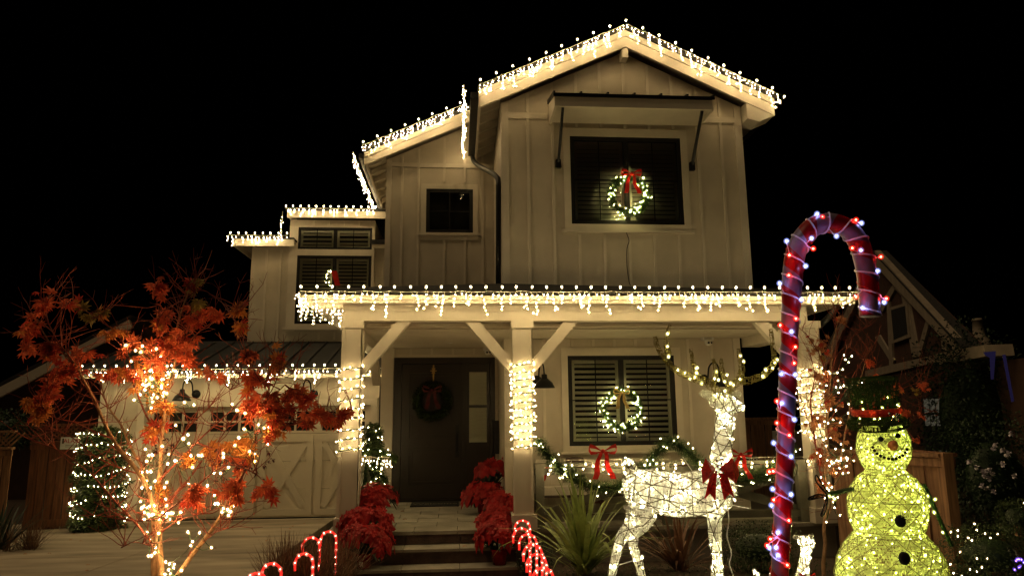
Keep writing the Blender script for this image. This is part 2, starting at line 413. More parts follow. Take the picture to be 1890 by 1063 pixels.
# --- upper front block (gable)
UY = 10.9; UX0, UX1, UC = .693, 4.785, 2.775
SL = .468
def rz(x): return 8.20-SL*abs(x-UC)       # underside of the rake roof at wall
uwin = (1.831, 3.704, 5.162, 6.669)
holes = [uwin]
bat = []
for k in range(-5, 6):
    x = UC+.41*k
    if UX0+.1 < x < UX1-.1:
        if uwin[0]-.13 < x < uwin[1]+.13: bat += [(x, 4.1, 4.99), (x, 6.82, rz(x)-.03)]
        else: bat += [(x, 4.1, rz(x)-.03)]
uw = wall('wall', UX0, UX1, 4.0, 7.08, UY, holes, battens=bat, top=[(UX0, 7.08), (UX1, 7.08), (UX1, rz(UX1)), (UC, rz(UC)), (UX0, rz(UX0))])
for x, s_ in ((UX0, 1), (UX1, -1)):
    sidew = MB(); sidew.add([(x, UY, 3.5), (x, 14.5, 3.5), (x, 14.5, rz(x)+.05), (x, UY, rz(x)+.05)], [(0, 1, 2, 3)])
    obj('wall', sidew, M['siding'], HS)
board(uw, UX0, UX0+.12, 4.0, rz(UX0)-.0, UY, .03, name='corner_board'); board(uw, UX1-.12, UX1, 4.0, rz(UX1), UY, .03, name='corner_board')
board(uw, UX0+.12, 1.46, 6.96, 7.06, UY, .028, name='frieze_board'); board(uw, 4.06, UX1-.12, 6.96, 7.06, UY, .028, name='frieze_board')
a, b, c, e = uwin
board(uw, a-.11, a, c-.1, e+.14, UY, .032, name='casing'); board(uw, b, b+.11, c-.1, e+.14, UY, .032, name='casing')
board(uw, a, b, e, e+.14, UY, .032, name='casing'); board(uw, a-.16, b+.16, c-.14, c-.1, UY, .07, name='sill'); board(uw, a, b, c-.1, c, UY, .036, name='casing')
window(a, b, c, e, UY, 2, top_closed=.5, sl=.073)
# --- roof over the block
def gable_roof(xa, xb, xc, ztop, y0, y1, th=.09, mt='shingle', name='roof', s=SL):
    r = MB()
    L = lambda x: ztop-s*abs(x-xc)
    pts = [(xa, L(xa)), (xc, ztop), (xb, L(xb))]
    for p, q in zip(pts, pts[1:]):
        r.poly([(p[0], y0, p[1]), (q[0], y0, q[1]), (q[0], y0, q[1]-th), (p[0], y0, p[1]-th)], (0, y1-y0, 0))
    return obj(name, r, M[mt], HS)
RT = 8.541
rf = gable_roof(.30, 5.30, UC, RT, 10.58, 14.5, .07)
fa = MB()   # rake fascia: narrow upper and wide lower board on each side
for sgn, xe in ((-1, .32), (1, 5.27)):
    z0_, z1_ = RT-.075, RT-.075-SL*abs(xe-UC)
    fa = MB(); fa.poly([(UC, 10.62, z0_), (xe, 10.62, z1_), (xe, 10.62, z1_-.11), (UC, 10.62, z0_-.11)], (0, .06, 0)); obj('rake_board', fa, M['trim'], rf)
    fa = MB(); fa.poly([(UC, 10.645, z0_-.111), (xe, 10.645, z1_-.111), (xe, 10.645, z1_-.29), (UC, 10.645, z0_-.29)], (0, .05, 0)); obj('rake_board', fa, M['trim'], rf)
sf = MB()   # soffit sheets under the rake and the eaves
for xe in (.32, 5.27):
    z0_, z1_ = RT-.12, RT-.12-SL*abs(xe-UC)
    sf.poly([(UC, 10.70, z0_), (xe, 10.70, z1_), (xe, 10.70, z1_-.02), (UC, 10.70, z0_-.02)], (0, 3.7, 0))
obj('soffit', sf, M['siding'], rf)
def rafters(x0, x1, z0, z1, ya, yb, n, par):
    for i in range(n):
        y = ya+(yb-ya)*i/max(1, n-1); q = MB(); q.poly([(x0, y, z0), (x1, y, z1), (x1, y, z1-.12), (x0, y, z0-.12)], (0, .05, 0)); obj('rafter_tail', q, M['trim'], par)
zL = RT-.14-SL*(UC-.32)
rafters(.36, .69, zL+.02, zL+.02+SL*.33, 10.78, 13.2, 7, rf)
rafters(5.23, 4.80, zL+.01, zL+.01+SL*.43, 10.78, 13.2, 7, rf)
for xe, nm in ((.32, -1), (5.27, 1)):   # eave fascia along depth
    zz = RT-.075-SL*abs(xe-UC)
    q = MB(); q.box(min(xe, xe-nm*.04), max(xe, xe-nm*.04), 10.70, 13.38, zz-.2, zz-.01); obj('eave_board', q, M['trim'], rf)
q = MB(); q.poly([(5.27, 10.66, 7.08), (4.80, 10.66, 7.25), (4.80, 10.66, 6.95), (5.0, 10.66, 6.90), (5.27, 10.66, 7.02)], (0, .35, 0)); obj('eave_return', q, M['trim'], rf)
# ridge block below the apex
q = MB(); q.box(UC-.05, UC+.05, 10.68, 10.89, 8.0, 8.17); obj('ridge_beam', q, M['trim'], rf)
# gutters and downspouts
def gutter(a, b, w_=.13, h_=.12, par=HS):
    q = MB(); q.bar(a, b, w_, h_); return obj('gutter', q, M['black'], par)
gutter((.25, 10.70, 7.26), (.25, 13.3, 7.26)); gutter((5.33, 11.0, 7.24), (5.33, 13.3, 7.24))
P = [at(872, 290, 13.25), at(874, 297, 13.2), at(884, 307, 12.6), at(912, 322, 11.3), at(919, 330, 11.0), at(920, 345, 10.98), at(920, 430, 10.98), at(920, 526, 10.98)]
q = MB(); q.tube(P, .045, 8); obj('downspout', q, M['black'], HS, True)
q = MB(); q.tube([(5.33, 11.3, 7.18), (5.15, 11.5, 6.98), (4.88, 11.6, 6.83), (4.88, 11.6, 4.2)], .04, 8); obj('downspout', q, M['black'], HS, True)

# --- middle section
MY = 13.4
sq = (-.642, .282, 5.64, 6.54)
def mz(x): return 6.96+.457*(x+1.81)
bat = []
for x in (-1.12, -.80, -.29, .12, .47):
    if sq[0]-.1 < x < sq[1]+.1: bat += [(x, 4.0, 5.5), (x, 6.68, mz(x)-.05)]
    else: bat += [(x, 4.0, mz(x)-.05)]
# full height wall carries the entry opening too
dor = (-1.205, .807, FZ, 3.205)
mw = wall('wall', -1.431, 1.0, 3.3, 7.1, MY, [sq], battens=bat, top=[(-1.431, 7.1), (1.0, 7.1), (1.0, mz(1.0)), (-1.431, mz(-1.431))])
q = MB(); q.add([(-1.431, MY, 3.4), (-1.431, 20, 3.4), (-1.431, 20, 7.15), (-1.431, MY, 7.15)], [(0, 1, 2, 3)]); obj('wall', q, M['siding'], HS)
board(mw, -1.431, -1.33, 3.9, 7.12, MY, .03, name='corner_board'); board(mw, -1.33, .69, 6.98, 7.07, MY, .028, name='frieze_board')
a, b, c, e = sq
board(mw, a-.1, a, c-.0, e+.1, MY, .032, name='casing'); board(mw, b, b+.1, c, e+.1, MY, .032, name='casing'); board(mw, a, b, e, e+.1, MY, .032, name='casing')
board(mw, a-.15, b+.15, c-.05, c, MY, .06, name='sill'); board(mw, a-.1, b+.1, c-.14, c-.05, MY, .03, name='casing')
window(a, b, c, e, MY, 1, slats=False)
rm = MB(); x0_, x1_ = -1.83, 1.6
rm.poly([(x0_, 12.86, 7.16), (x1_, 12.86, 7.16+.457*(x1_-x0_)), (x1_, 12.86, 7.09+.457*(x1_-x0_)), (x0_, 12.86, 7.09)], (0, 7.4, 0)); rmo = obj('roof', rm, M['shingle'], HS)
for dz0, dz1, yy in ((0, .1, 12.90), (.101, .24, 12.925)):
    q = MB(); q.poly([(-1.81, yy, 7.085-dz0), (.60, yy, 7.085-dz0+.457*2.41), (.60, yy, 7.085-dz1+.457*2.41), (-1.81, yy, 7.085-dz1)], (0, .05, 0)); obj('rake_board', q, M['trim'], rmo)
q = MB(); q.poly([(-1.80, 12.98, 7.05), (.65, 12.98, 7.05+.457*2.45), (.65, 12.98, 7.03+.457*2.45), (-1.80, 12.98, 7.03)], (0, 6, 0)); obj('soffit', q, M['siding'], rmo)
q = MB(); q.box(-1.81, -1.77, 12.98, 20, 6.9, 7.08); obj('eave_board', q, M['trim'], rmo)
rafters(-1.77, -1.44, 7.03, 7.03+.457*.33, 13.2, 19.5, 14, rmo)
gutter((-1.87, 12.95, 7.04), (-1.87, 20, 7.04), .10, .10)

# --- rear left tower
TY = 16.3
TX0, TX1 = -4.80, -1.431
bw0 = (-3.735, -2.03, 5.95, 6.475); bw1 = (-3.735, -2.03, 4.2, 5.80)
bat = [(x, 3.75, 5.95) for x in (-4.46, -4.13)]+[(x, 3.85, 4.02) for x in (-3.6, -3.2, -2.85, -2.5, -2.2)]+[(-1.6, 3.75, 5.9)]
tw = wall('wall', TX0, TX1, 3.7, 6.02, TY, [(-3.93, -1.97, 4.1, 6.02)], battens=bat, reveal=.02)
q = MB(); q.add([(TX0, TY, 3.5), (TX0, 20, 3.5), (TX0, 20, 6.0), (TX0, TY, 6.0)], [(0, 1, 2, 3)]); obj('wall', q, M['siding'], HS)
bay = wall('wall', -3.93, -1.97, 4.02, 6.66, TY-.1, [bw0, bw1], battens=[(x, 6.5, 6.64) for x in (-3.4, -3.05, -2.7, -2.35)])
for x in (-3.93, -1.97):
    q = MB(); q.add([(x, TY-.1, 4.02), (x, TY+2, 4.02), (x, TY+2, 6.66), (x, TY-.1, 6.66)], [(0, 1, 2, 3)]); obj('wall', q, M['siding'], HS)
Yb = TY-.1
board(bay, -3.93, -3.735, 4.02, 6.5, Yb, .02, name='casing'); board(bay, -2.03, -1.97, 4.02, 6.5, Yb, .02, name='casing'); board(bay, -3.735, -2.03, 5.80, 5.95, Yb, .03, name='casing')
board(bay, -4.0, -1.9, 4.06, 4.12, Yb, .07, name='sill'); board(bay, -3.735, -2.03, 6.475, 6.52, Yb, .03, name='casing'); board(bay, -3.735, -2.03, 4.12, 4.2, Yb, .025, name='casing')
window(*bw0, Yb, 2, rows=1, fr=.05, sl=.08); window(*bw1, Yb, 2, rows=1, fr=.06, sl=.085)
tr = MB()
tr.box(-5.12, -3.75, 15.84, 19, 6.1, 6.14); trr = obj('roof', tr, M['shingle'], HS)
q = MB(); q.box(-5.12, -3.75, 15.86, 15.92, 5.94, 6.099); obj('eave_board', q, M['trim'], trr)
q = MB(); q.box(-5.12, -5.08, 15.92, 19, 5.95, 6.099); obj('eave_board', q, M['trim'], trr)
q = MB(); q.box(-5.08, -4.801, 15.92, 19, 6.06, 6.09); q.box(-4.801, -3.76, 15.92, 16.29, 6.06, 6.09); obj('soffit', q, M['siding'], trr)
q = MB(); q.box(-3.95, -1.5, 15.82, 19, 6.78, 6.83); t2 = obj('roof', q, M['shingle'], HS)
q = MB(); q.box(-3.93, -1.5, 15.85, 15.92, 6.62, 6.779); obj('eave_board', q, M['trim'], t2)
q = MB(); q.box(-3.92, -3.88, 15.92, 19, 6.64, 6.779); obj('eave_board', q, M['trim'], t2)
q = MB(); q.box(-3.88, -1.5, 15.92, 16.18, 6.72, 6.76); obj('soffit', q, M['siding'], t2)
q = MB(); q.box(-1.98, -1.45, 15.86, 15.93, 5.92, 6.04); obj('eave_board', q, M['trim'], HS)
q = MB(); q.box(-2.0, -1.45, 15.8, 15.859, 6.0, 6.1); q.box(-2.0, -1.45, 15.86, 16.28, 6.05, 6.1); obj('gutter', q, M['black'], HS)
q = MB(); q.bar((TX0-.2, 16.22, 3.76), (-1.45, 16.22, 3.76), .05, .06); obj('flashing', q, M['black'], HS)

# --- garage
GY = 14.2; GX0, GX1 = -6.86, -1.35
gd = (-6.02, -1.72, .2, 2.33)
gw = wall('wall', GX0, GX1, .1, 2.92, GY, [gd], reveal=.14, battens=[(x, 2.46, 2.9) for x in [-6.6+.42*k for k in range(13)]]+[(-6.45, .2, 2.4)])
q = MB(); q.add([(GX0, GY, .1), (GX0, 20, .1), (GX0, 20, 2.9), (GX0, GY, 2.9)], [(0, 1, 2, 3)]); obj('wall', q, M['siding'], HS)
board(gw, gd[0]-.13, gd[0], .2, 2.46, GY, .03, name='casing'); board(gw, gd[1], gd[1]+.13, .2, 2.46, GY, .03, name='casing'); board(gw, gd[0], gd[1], 2.33, 2.46, GY, .03, name='casing')
board(gw, GX0, GX0+.12, .2, 2.9, GY, .03, name='corner_board')
gdo = bpy.data.objects.new('garage_door', None); COL.objects.link(gdo); gdo.parent = HS; gdo.location = Vector((-3.9, GY, .2))-origin(HS)
D = GY+.10
nsec = 4; hsec = (2.33-.225)/nsec
for k in range(nsec):
    z0_ = .225+k*hsec; q = MB()
    if k < 3: q.box(gd[0]+.005, gd[1]-.005, D, D+.05, z0_, z0_+hsec-.006)
    else:
        # glazed top section: rails and stiles round three light groups
        zt, zb = z0_+hsec-.006, z0_
        za, zb2 = z0_+.05, z0_+.42
        q.box(gd[0]+.005, gd[1]-.005, D, D+.05, zb, za); q.box(gd[0]+.005, gd[1]-.005, D, D+.05, zb2, zt)
        per = (gd[1]-gd[0])/4
        for i in range(5):
            c_ = gd[0]+per*i; q.box(max(gd[0]+.005, c_-.12), min(gd[1]-.005, c_+.12), D+.0, D+.05, za, zb2)
        for i in range(4):
            c_ = gd[0]+per*i+.12; W_ = per-.24
            for t_ in (1, 2): q.box(c_+W_*t_/3-.02, c_+W_*t_/3+.02, D+.004, D+.045, za, zb2)
            q.box(c_, c_+W_, D+.006, D+.043, (za+zb2)/2-.02, (za+zb2)/2+.02)
    obj('panel', q, M['gdoor'], gdo)
zt = .225+3*hsec
for i in range(4):
    per = (gd[1]-gd[0])/4; c_ = gd[0]+per*i+.12; W_ = (per-.24)
    for t_ in range(3):
        for r_ in range(2):
            q = MB(); za = zt+.05+r_*.185; q.box(c_+W_*t_/3+.005, c_+W_*(t_+1)/3-.005, D+.03, D+.036, za, za+.183); obj('pane', q, M['bronze'], gdo)
    # X brace boards and frame of each leaf
    xa, xb, za, zb = gd[0]+per*i+.03, gd[0]+per*(i+1)-.03, .26, zt-.04
    for (p0, p1, p2, p3) in ((xa, xa+.12, za, zb), (xb-.12, xb, za, zb), (xa+.12, xb-.12, za, za+.12), (xa+.12, xb-.12, zb-.12, zb)):
        q = MB(); q.box(p0, p1, D-.034, D-.001, p2, p3); obj('brace_board', q, M['gdoor'], gdo)
    q = MB(); q.bar((xa+.15, D-.015, za+.15), (xb-.15, D-.015, zb-.15), .029, .12); obj('brace_board', q, M['gdoor'], gdo)
    q = MB(); q.bar((xa+.15, D-.017, zb-.15), (xb-.15, D-.017, za+.15), .033, .12); obj('brace_board', q, M['gdoor'], gdo)
q = MB(); q.box(gd[0], gd[1], D, D+.04, .2, .223); obj('weather_strip', q, M['bronze'], gdo)
gr = MB(); gr.poly([(-7.15, 13.62, 3.0), (-7.15, 16.4, 3.83), (-7.15, 16.4, 3.78), (-7.15, 13.62, 2.95)], (5.75, 0, 0)); gro = obj('roof', gr, M['metalroof'], HS)
x = -7.1
while x < -1.5:
    q = MB(); q.poly([(x, 13.62, 3.0), (x, 16.2, 3.77), (x, 16.2, 3.81), (x, 13.62, 3.04)], (.02, 0, 0)); obj('seam', q, M['metalroof'], gro); x += .41
q = MB(); q.box(-7.1, -1.42, 13.66, 13.70, 2.86, 2.96); obj('eave_board', q, M['trim'], gro)
q = MB(); q.box(-7.1, -1.42, 13.70, 14.19, 2.90, 2.93); obj('soffit', q, M['siding'], gro)
gutter((-7.1, 13.58, 2.97), (-1.42, 13.58, 2.97), .12, .09)

# --- lower window wall, recess and entry
WY = 11.6; WX0, WX1 = .76, 4.79
pw = (1.818, 3.63, 1.615, 3.085)
bat = [(x, FZ+.12, 1.44) if pw[0]-.15 < x < pw[1]+.15 else (x, FZ+.12, 3.36) for x in [WX0+.25+.41*k for k in range(10)]]
bat += [(x, 3.24, 3.36) for x in [1.9+.36*k for k in range(5)]]
lw = wall('wall', WX0, WX1, .4, 3.45, WY, [pw], battens=bat)
q = MB(); q.add([(WX0, WY, .4), (WX0, MY, .4), (WX0, MY, 3.45), (WX0, WY, 3.45)], [(0, 1, 2, 3)]); obj('wall', q, M['siding'], HS)
q = MB(); q.add([(WX1, WY, .1), (WX1, 16, .1), (WX1, 16, 4.2), (WX1, WY, 4.2)], [(0, 1, 2, 3)])
obj('wall', q, M['siding'], HS)
board(lw, WX0, WX0+.12, FZ, 3.4, WY, .03, name='corner_board'); board(lw, WX1-.12, WX1, FZ, 3.4, WY, .03, name='corner_board'); board(lw, WX0+.12, WX1-.12, FZ, FZ+.12, WY, .026, name='base_board')
a, b, c, e = pw
board(lw, a-.11, a, c-.1, e+.13, WY, .032, name='casing'); board(lw, b, b+.11, c-.1, e+.13, WY, .032, name='casing'); board(lw, a, b, e, e+.13, WY, .032, name='casing')
board(lw, a-.15, b+.15, c-.13, c-.1, WY, .06, name='sill'); board(lw, a, b, c-.1, c, WY, .03, name='casing')
window(a, b, c, e, WY, 2, top_closed=0, sl=.085)
# entry: wall strip above, dark surround, door, sidelight
EY = MY-.02
ew = wall('wall', -1.431, WX0+.1, .3, 3.5, EY, [(-1.205, .70, .3, 3.205)], reveal=.15)
board(ew, -1.33, .7, 3.215, 3.26, EY, .02)
for x in (-.9, -.5, -.1, .3): board(ew, x-.02, x+.02, 3.26, 3.4, EY, .02, name='batten')
en = bpy.data.objects.new('entry_door', None); COL.objects.link(en); en.parent = HS; en.location = Vector((-.5, EY, FZ))-origin(HS)
q = MB()
q.box(-1.205, .70, EY+.0, EY+.10, 3.09, 3.204); q.box(-1.205, -1.06, EY, EY+.1, FZ, 3.09); q.box(.075, .155, EY, EY+.1, FZ, 3.09); q.box(.60, .70, EY, EY+.1, FZ, 3.09)
q.box(-1.06, .075, EY+.02, EY+.09, FZ, FZ+.03)
obj('surround', q, M['door'], en)
dx0, dx1, dz0, dz1 = -1.055, .07, FZ+.035, 3.085
q = MB(); q.box(dx0, dx1, EY+.06, EY+.09, dz0, dz1)
st = .15
for u0, u1, v0, v1 in ((dx0, dx0+st, dz0, dz1), (dx1-st, dx1, dz0, dz1), (dx0+st, dx1-st, dz0, dz0+.26), (dx0+st, dx1-st, dz0+.93, dz0+1.10), (dx0+st, dx1-st, dz1-.17, dz1)):
    q.box(u0, u1, EY+.035, EY+.059, v0, v1)
slab = obj('door_leaf', q, M['door'], en)
for u0, u1, v0, v1 in ((dx0+st+.03, dx1-st-.03, dz0+.29, dz0+.90), (dx0+st+.03, dx1-st-.03, dz0+1.13, dz1-.2)):
    q = MB(); t_ = .032
    for a1, a2, b1, b2 in ((u0, u1, v0, v0+t_), (u0, u1, v1-t_, v1), (u0, u0+t_, v0+t_, v1-t_), (u1-t_, u1, v0+t_, v1-t_)): q.box(a1, a2, EY+.040, EY+.0595, b1, b2)
    obj('panel_moulding', q, M['door'], slab)
q = MB(); q.box(.0-.045, .0+.02, EY+.005, EY+.034, 1.35, 1.95); q.tube([(-.012, EY-.02, 1.45), (-.012, EY-.02, 1.78)], .012, 8); obj('handle', q, M['black'], en)
# sidelight
sx0, sx1 = .16, .595
q = MB(); q.box(sx0, sx1, EY+.04, EY+.09, FZ, 1.62); q.box(sx0, sx1, EY+.04, EY+.09, 2.93, 3.09); q.box(sx0, sx0+.05, EY+.04, EY+.09, 1.62, 2.93); q.box(sx1-.05, sx1, EY+.04, EY+.09, 1.62, 2.93)
q.box(sx0+.05, sx1-.05, EY+.041, EY+.089, 2.26, 2.31); obj('sidelight_frame', q, M['door'], en)
for z0_, z1_ in ((1.62, 2.26), (2.31, 2.93)):
    q = MB(); q.box(sx0+.05, sx1-.05, EY+.065, EY+.085, z0_, z0_+.03); q.box(sx0+.05, sx1-.05, EY+.065, EY+.085, z1_-.03, z1_); q.box(sx0+.05, sx1-.05, EY+.22, EY+.23, z0_, z1_); obj('shutter_frame', q, M['slat'], en)
    q = MB(); q.add([(sx0+.05, EY+.043, z0_), (sx1-.05, EY+.043, z0_), (sx1-.05, EY+.043, z1_), (sx0+.05, EY+.043, z1_)], [(0, 1, 2, 3)]); obj('pane', q, M['glass'], en)
    n_ = 8; q = MB(); q.bar((-.165, 0, 0), (.165, 0, 0), .072, .008); me = q.mesh('slat', M['slat'])
    for k in range(n_):
        o = link('slat', me, en); o.location = Vector(((sx0+sx1)/2, EY+.085, z0_+.03+(z1_-z0_-.06)*(k+.5)/n_))-origin(en); o.rotation_euler = (R(-74), 0, 0)
q = MB(); q.box(-1.5, .9, EY+.3, EY+.32, FZ, 3.4); obj('room_back', q, M['dark'], en)
q = MB(); q.box(.66, .755, 13.1, 13.3, 1.42, 2.02); obj('letter_box', q, M['bronze'], HS)
q = MB(); q.box(-1.431, -1.21, EY-.12, EY-.001, FZ, 3.2); q.box(-1.45, -1.19, EY-.14, EY-.001, 3.2, 3.39); obj('pilaster', q, M['trim'], HS)

# --- porch
po = bpy.data.objects.new('porch', None); COL.objects.link(po); po.parent = HS; po.location = Vector((1.8, 10.1, 0))-origin(HS)
q = MB(); q.box(-1.78, 5.42, 10.12, 13.36, .0, FZ-.05); obj('base', q, M['stucco'], po)
q = MB(); q.box(.80, 5.46, 10.06, 10.40, FZ-.049, FZ); obj('coping', q, M['stone'], po)
# paving tiles of the porch floor
xx = -1.80
row = 0
for j in range(8):
    y0_ = 10.08+j*.405; xx = -1.80-(j % 2)*.3
    while xx < 1.2 if j < 4 else xx < .75:
        x1_ = xx+.6; a_ = max(xx, -1.80)
        if x1_-a_ > .05:
            q = MB(); q.box(a_+.004, x1_-.004, y0_+.004, y0_+.401, FZ-.048, FZ-.004+rnd(0, .004)); obj('tile', q, M['stone'], po)
        xx += .6
q = MB(); q.box(1.25, 5.42, 10.41, 11.58, FZ-.049, FZ-.003); obj('porch_floor', q, M['stone'], po)
# steps
for k, (y0_, y1_, zt_) in enumerate(((9.78, 10.08, .395), (9.48, 9.78, .205))):
    q = MB(); q.box(-1.46, .78, y0_+.02, 10.12, zt_-.20, zt_-.035); obj('riser', q, M['riser'], po)
    for i in range(3):
        q = MB(); q.box(-1.47+.75*i+.004, -1.47+.75*(i+1)-.004, y0_-.015, y1_+.02, zt_-.034, zt_); obj('tread', q, M['stone'], po)
q = MB(); q.box(-1.46, .78, 9.2, 9.5, -.05, .005); obj('tread', q, M['stone'], po)
for i in range(5):
    q = MB(); q.box(-1.46+.45*i+.005, -1.46+.45*(i+1)-.005, 9.475, 9.4995, .01, .168); obj('brick', q, M['riser'], po)
for i in range(3):
    q = MB(); q.box(-1.46+.75*i+.005, -1.46+.75*(i+1)-.005, 10.094, 10.119, .41, FZ-.05); obj('brick', q, M['riser'], po)
# beams, ceiling boards
q = MB(); q.box(-1.64, 5.20, 10.0, 10.25, 3.465, 3.70); obj('beam', q, M['trim'], po)
q = MB(); q.box(-1.62, 5.18, 9.985, 9.999, 3.60, 3.674); obj('beam_trim', q, M['trim'], po)
q = MB(); q.box(-1.62, -1.40, 10.25, 13.3, 3.22, 3.44); obj('beam', q, M['trim'], po)
q = MB(); q.box(4.84, 5.14, 10.25, 11.62, 3.22, 3.44); obj('beam', q, M['trim'], po)
q = MB(); q.box(-1.39, 4.83, 10.251, 10.32, 3.40, 3.46); obj('trim_board', q, M['trim'], po)
y = 10.32
while y < 13.36:
    x1_ = 4.83 if y < 11.5 else .755
    q = MB(); q.box(-1.39, x1_, y+.018, min(y+.192, 13.37), 3.375, 3.42); obj('ceiling_board', q, M['ceil'], po); y += .21
q = MB(); q.box(-1.4, 4.84, 10.3, 13.38, 3.4255, 3.44); obj('ceiling', q, M['riser'], po)  # dark backing sheet, its colour stands in for shade between the boards
# porch roof
q = MB(); q.add([(-2.15, 9.64, 3.80), (5.82, 9.64, 3.80), (5.82, 11.6, 4.25), (-2.15, 13.4, 4.55), (.69, 13.4, 4.6), (.69, 10.9, 4.18)], [(0, 1, 5, 4, 3), (1, 2, 5)])
q.add([(-2.15, 9.64, 3.77), (5.82, 9.64, 3.77), (5.82, 11.6, 3.77), (-2.15, 13.4, 3.77)], [(3, 2, 1, 0)])
pr = obj('roof', q, M['shingle'], po)
# shingle courses at the edge
for j in range(3):
    z_ = 3.80+j*.045; y_ = 9.62+j*.2
    x_ = -2.16
    while x_ < 5.8:
        w_ = rnd(.22, .34); q = MB(); q.box(x_, min(x_+w_-.006, 5.83), y_, y_+.22, z_, z_+.018+rnd(0, .006)); obj('shingle', q, M['shingle'], pr); x_ += w_
q = MB(); q.box(-2.13, 5.79, 9.70, 9.74, 3.675, 3.768); obj('fascia', q, M['trim'], po)
q = MB(); q.box(-2.13, 5.79, 9.64, 9.699, 3.72, 3.775); obj('gutter', q, M['trim'], po)
q = MB(); q.box(-2.13, -2.09, 9.74, 13.4, 3.675, 3.768); obj('fascia', q, M['trim'], po)
q = MB(); q.box(-2.09, 5.75, 9.741, 10.0, 3.69, 3.705); q.box(-2.09, -1.64, 10.0, 13.38, 3.69, 3.705); q.box(5.2, 5.75, 10.0, 11.58, 3.69, 3.705); obj('soffit', q, M['siding'], po)
# posts
def post(x0, x1, capright=True):
    p = bpy.data.objects.new('porch_post', None); COL.objects.link(p); p.parent = HS; p.location = Vector(((x0+x1)/2, 10.14, FZ))-origin(HS)
    q = MB(); q.box(x0+.012, x1-.012, 10.012, 10.27, FZ, 3.44); obj('shaft', q, M['trim'], p)
    for a_, b_ in ((x0, x0+.045), (x1-.045, x1)):
        q = MB(); q.box(a_, b_, 10.0, 10.0115, FZ+.2, 3.36); obj('trim_strip', q, M['trim'], p)
    q = MB(); q.box(x1-.0115, x1, 10.0, 10.045, FZ+.2, 3.36); q.box(x1-.0115, x1, 10.235, 10.28, FZ+.2, 3.36); obj('trim_strip', q, M['trim'], p)
    q = MB(); q.box(x0-.02, x1+.02, 9.98, 10.30, 3.36, 3.464); obj('capital', q, M['trim'], p)
    q = MB(); q.box(x0-.03, x1+.03, 9.97, 10.31, FZ, FZ+.2); obj('plinth', q, M['trim'], p)
    return p
p1 = post(-1.64, -1.36); p2 = post(.78, 1.065); p3 = post(5.09, 5.37)
def brace(x0, x1, y=10.13, nm='brace'):
    q = MB(); q.bar((x0, y, 2.79), (x1, y, 3.50), .15, .15, up=(0, 1, 0)); 
    mb = MB(); sg = 1 if x1 > x0 else -1
    mb.poly([(x0, y-.07, 2.68), (x0, y-.07, 2.90), (x1-sg*.09, y-.07, 3.464), (x1+sg*.12, y-.07, 3.464)], (0, .14, 0)); obj(nm, mb, M['trim'], po)
brace(-1.36, -.80); brace(.78, .22); brace(1.065, 1.63); brace(5.09, 4.53)
mb = MB(); mb.poly([(-1.58, 13.25, 2.68), (-1.58, 13.25, 2.90), (-1.58, 12.66, 3.22), (-1.58, 12.40, 3.22)], (.14, 0, 0)); obj('brace', mb, M['trim'], po)
mb = MB(); mb.poly([(-1.56, 10.28, 2.62), (-1.56, 10.28, 2.86), (-1.56, 10.74, 3.22), (-1.56, 11.0, 3.22)], (.14, 0, 0)); obj('brace', mb, M['trim'], po)
# corrugated downspout at right
P = [at(1545, 552, 9.8), at(1543, 568, 9.85), at(1530, 585, 9.95), at(1510, 605, 10.2), at(1502, 622, 10.35), at(1504, 760, 10.4), at(1506, 960, 10.4)]
PP = resample(smoothpath(P, 8), .02); q = MB(); q.tube(PP, [.05 if i % 2 else .042 for i in range(len(PP))], 8); obj('downspout', q, M['black'], HS, True)
# cameras under ceiling
for X_, Y_ in ((.56, 13.25), (4.18, 11.5)):
    q = MB(); q.box(X_-.09, X_+.09, Y_-.1, Y_+.02, 3.32, 3.40); q.lathe((X_, Y_-.1, 3.29), [(0, -.06), (.05, -.05), (.065, 0), (.05, .04), (0, .05)], 12); o = obj('security_camera', q, M['white'], HS)
    q = MB(); q.ball((X_-.02, Y_-.16, 3.275), .02, 8, 5); q.ball((X_+.03, Y_-.16, 3.275), .016, 8, 5); obj('lens', q, M['black'], o)
q = MB(); q.lathe((-.15, 12.3, 3.37), [(0, -.01), (.05, 0), (.06, .034)], 14); obj('ceiling_sensor', q, M['white'], HS)

# --- awning above the upper window
aw = bpy.data.objects.new('awning', None); COL.objects.link(aw); aw.parent = HS; aw.location = Vector((2.76, UY, 7.0))-origin(HS)
ax0, ax1 = 1.47, 4.06
q = MB(); q.poly([(ax0, 10.15, 7.03), (ax0, 10.9, 7.23), (ax0, 10.9, 7.28), (ax0, 10.15, 7.08)], (ax1-ax0, 0, 0)); obj('metal_roof', q, M['black'], aw)
for k in range(7):
    x = ax0+(ax1-ax0-.03)*k/6; q = MB(); q.poly([(x, 10.14, 7.081), (x, 10.9, 7.283), (x, 10.9, 7.303), (x, 10.14, 7.108)], (.03, 0, 0)); obj('seam', q, M['black'], aw)
q = MB(); q.box(ax0+.02, ax1-.02, 10.18, 10.22, 6.87, 7.029); obj('front_board', q, M['trim'], aw)
for x in (ax0+.02, ax1-.06):
    q = MB(); q.poly([(x, 10.22, 6.87), (x, 10.899, 6.87), (x, 10.899, 7.24), (x, 10.22, 7.06)], (.04, 0, 0)); obj('side_board', q, M['trim'], aw)
q = MB(); q.box(ax0+.061, ax1-.061, 10.221, 10.86, 6.89, 6.92); obj('soffit', q, M['siding'], aw)
for x in (ax0+.14, ax1-.20):
    q = MB(); q.bar((x+.02, 10.26, 6.885), (x+.02, 10.85, 6.20), .04, .045); q.box(x-.02, x+.06, 10.83, 10.898, 6.10, 6.24); obj('bracket', q, M['black'], aw)

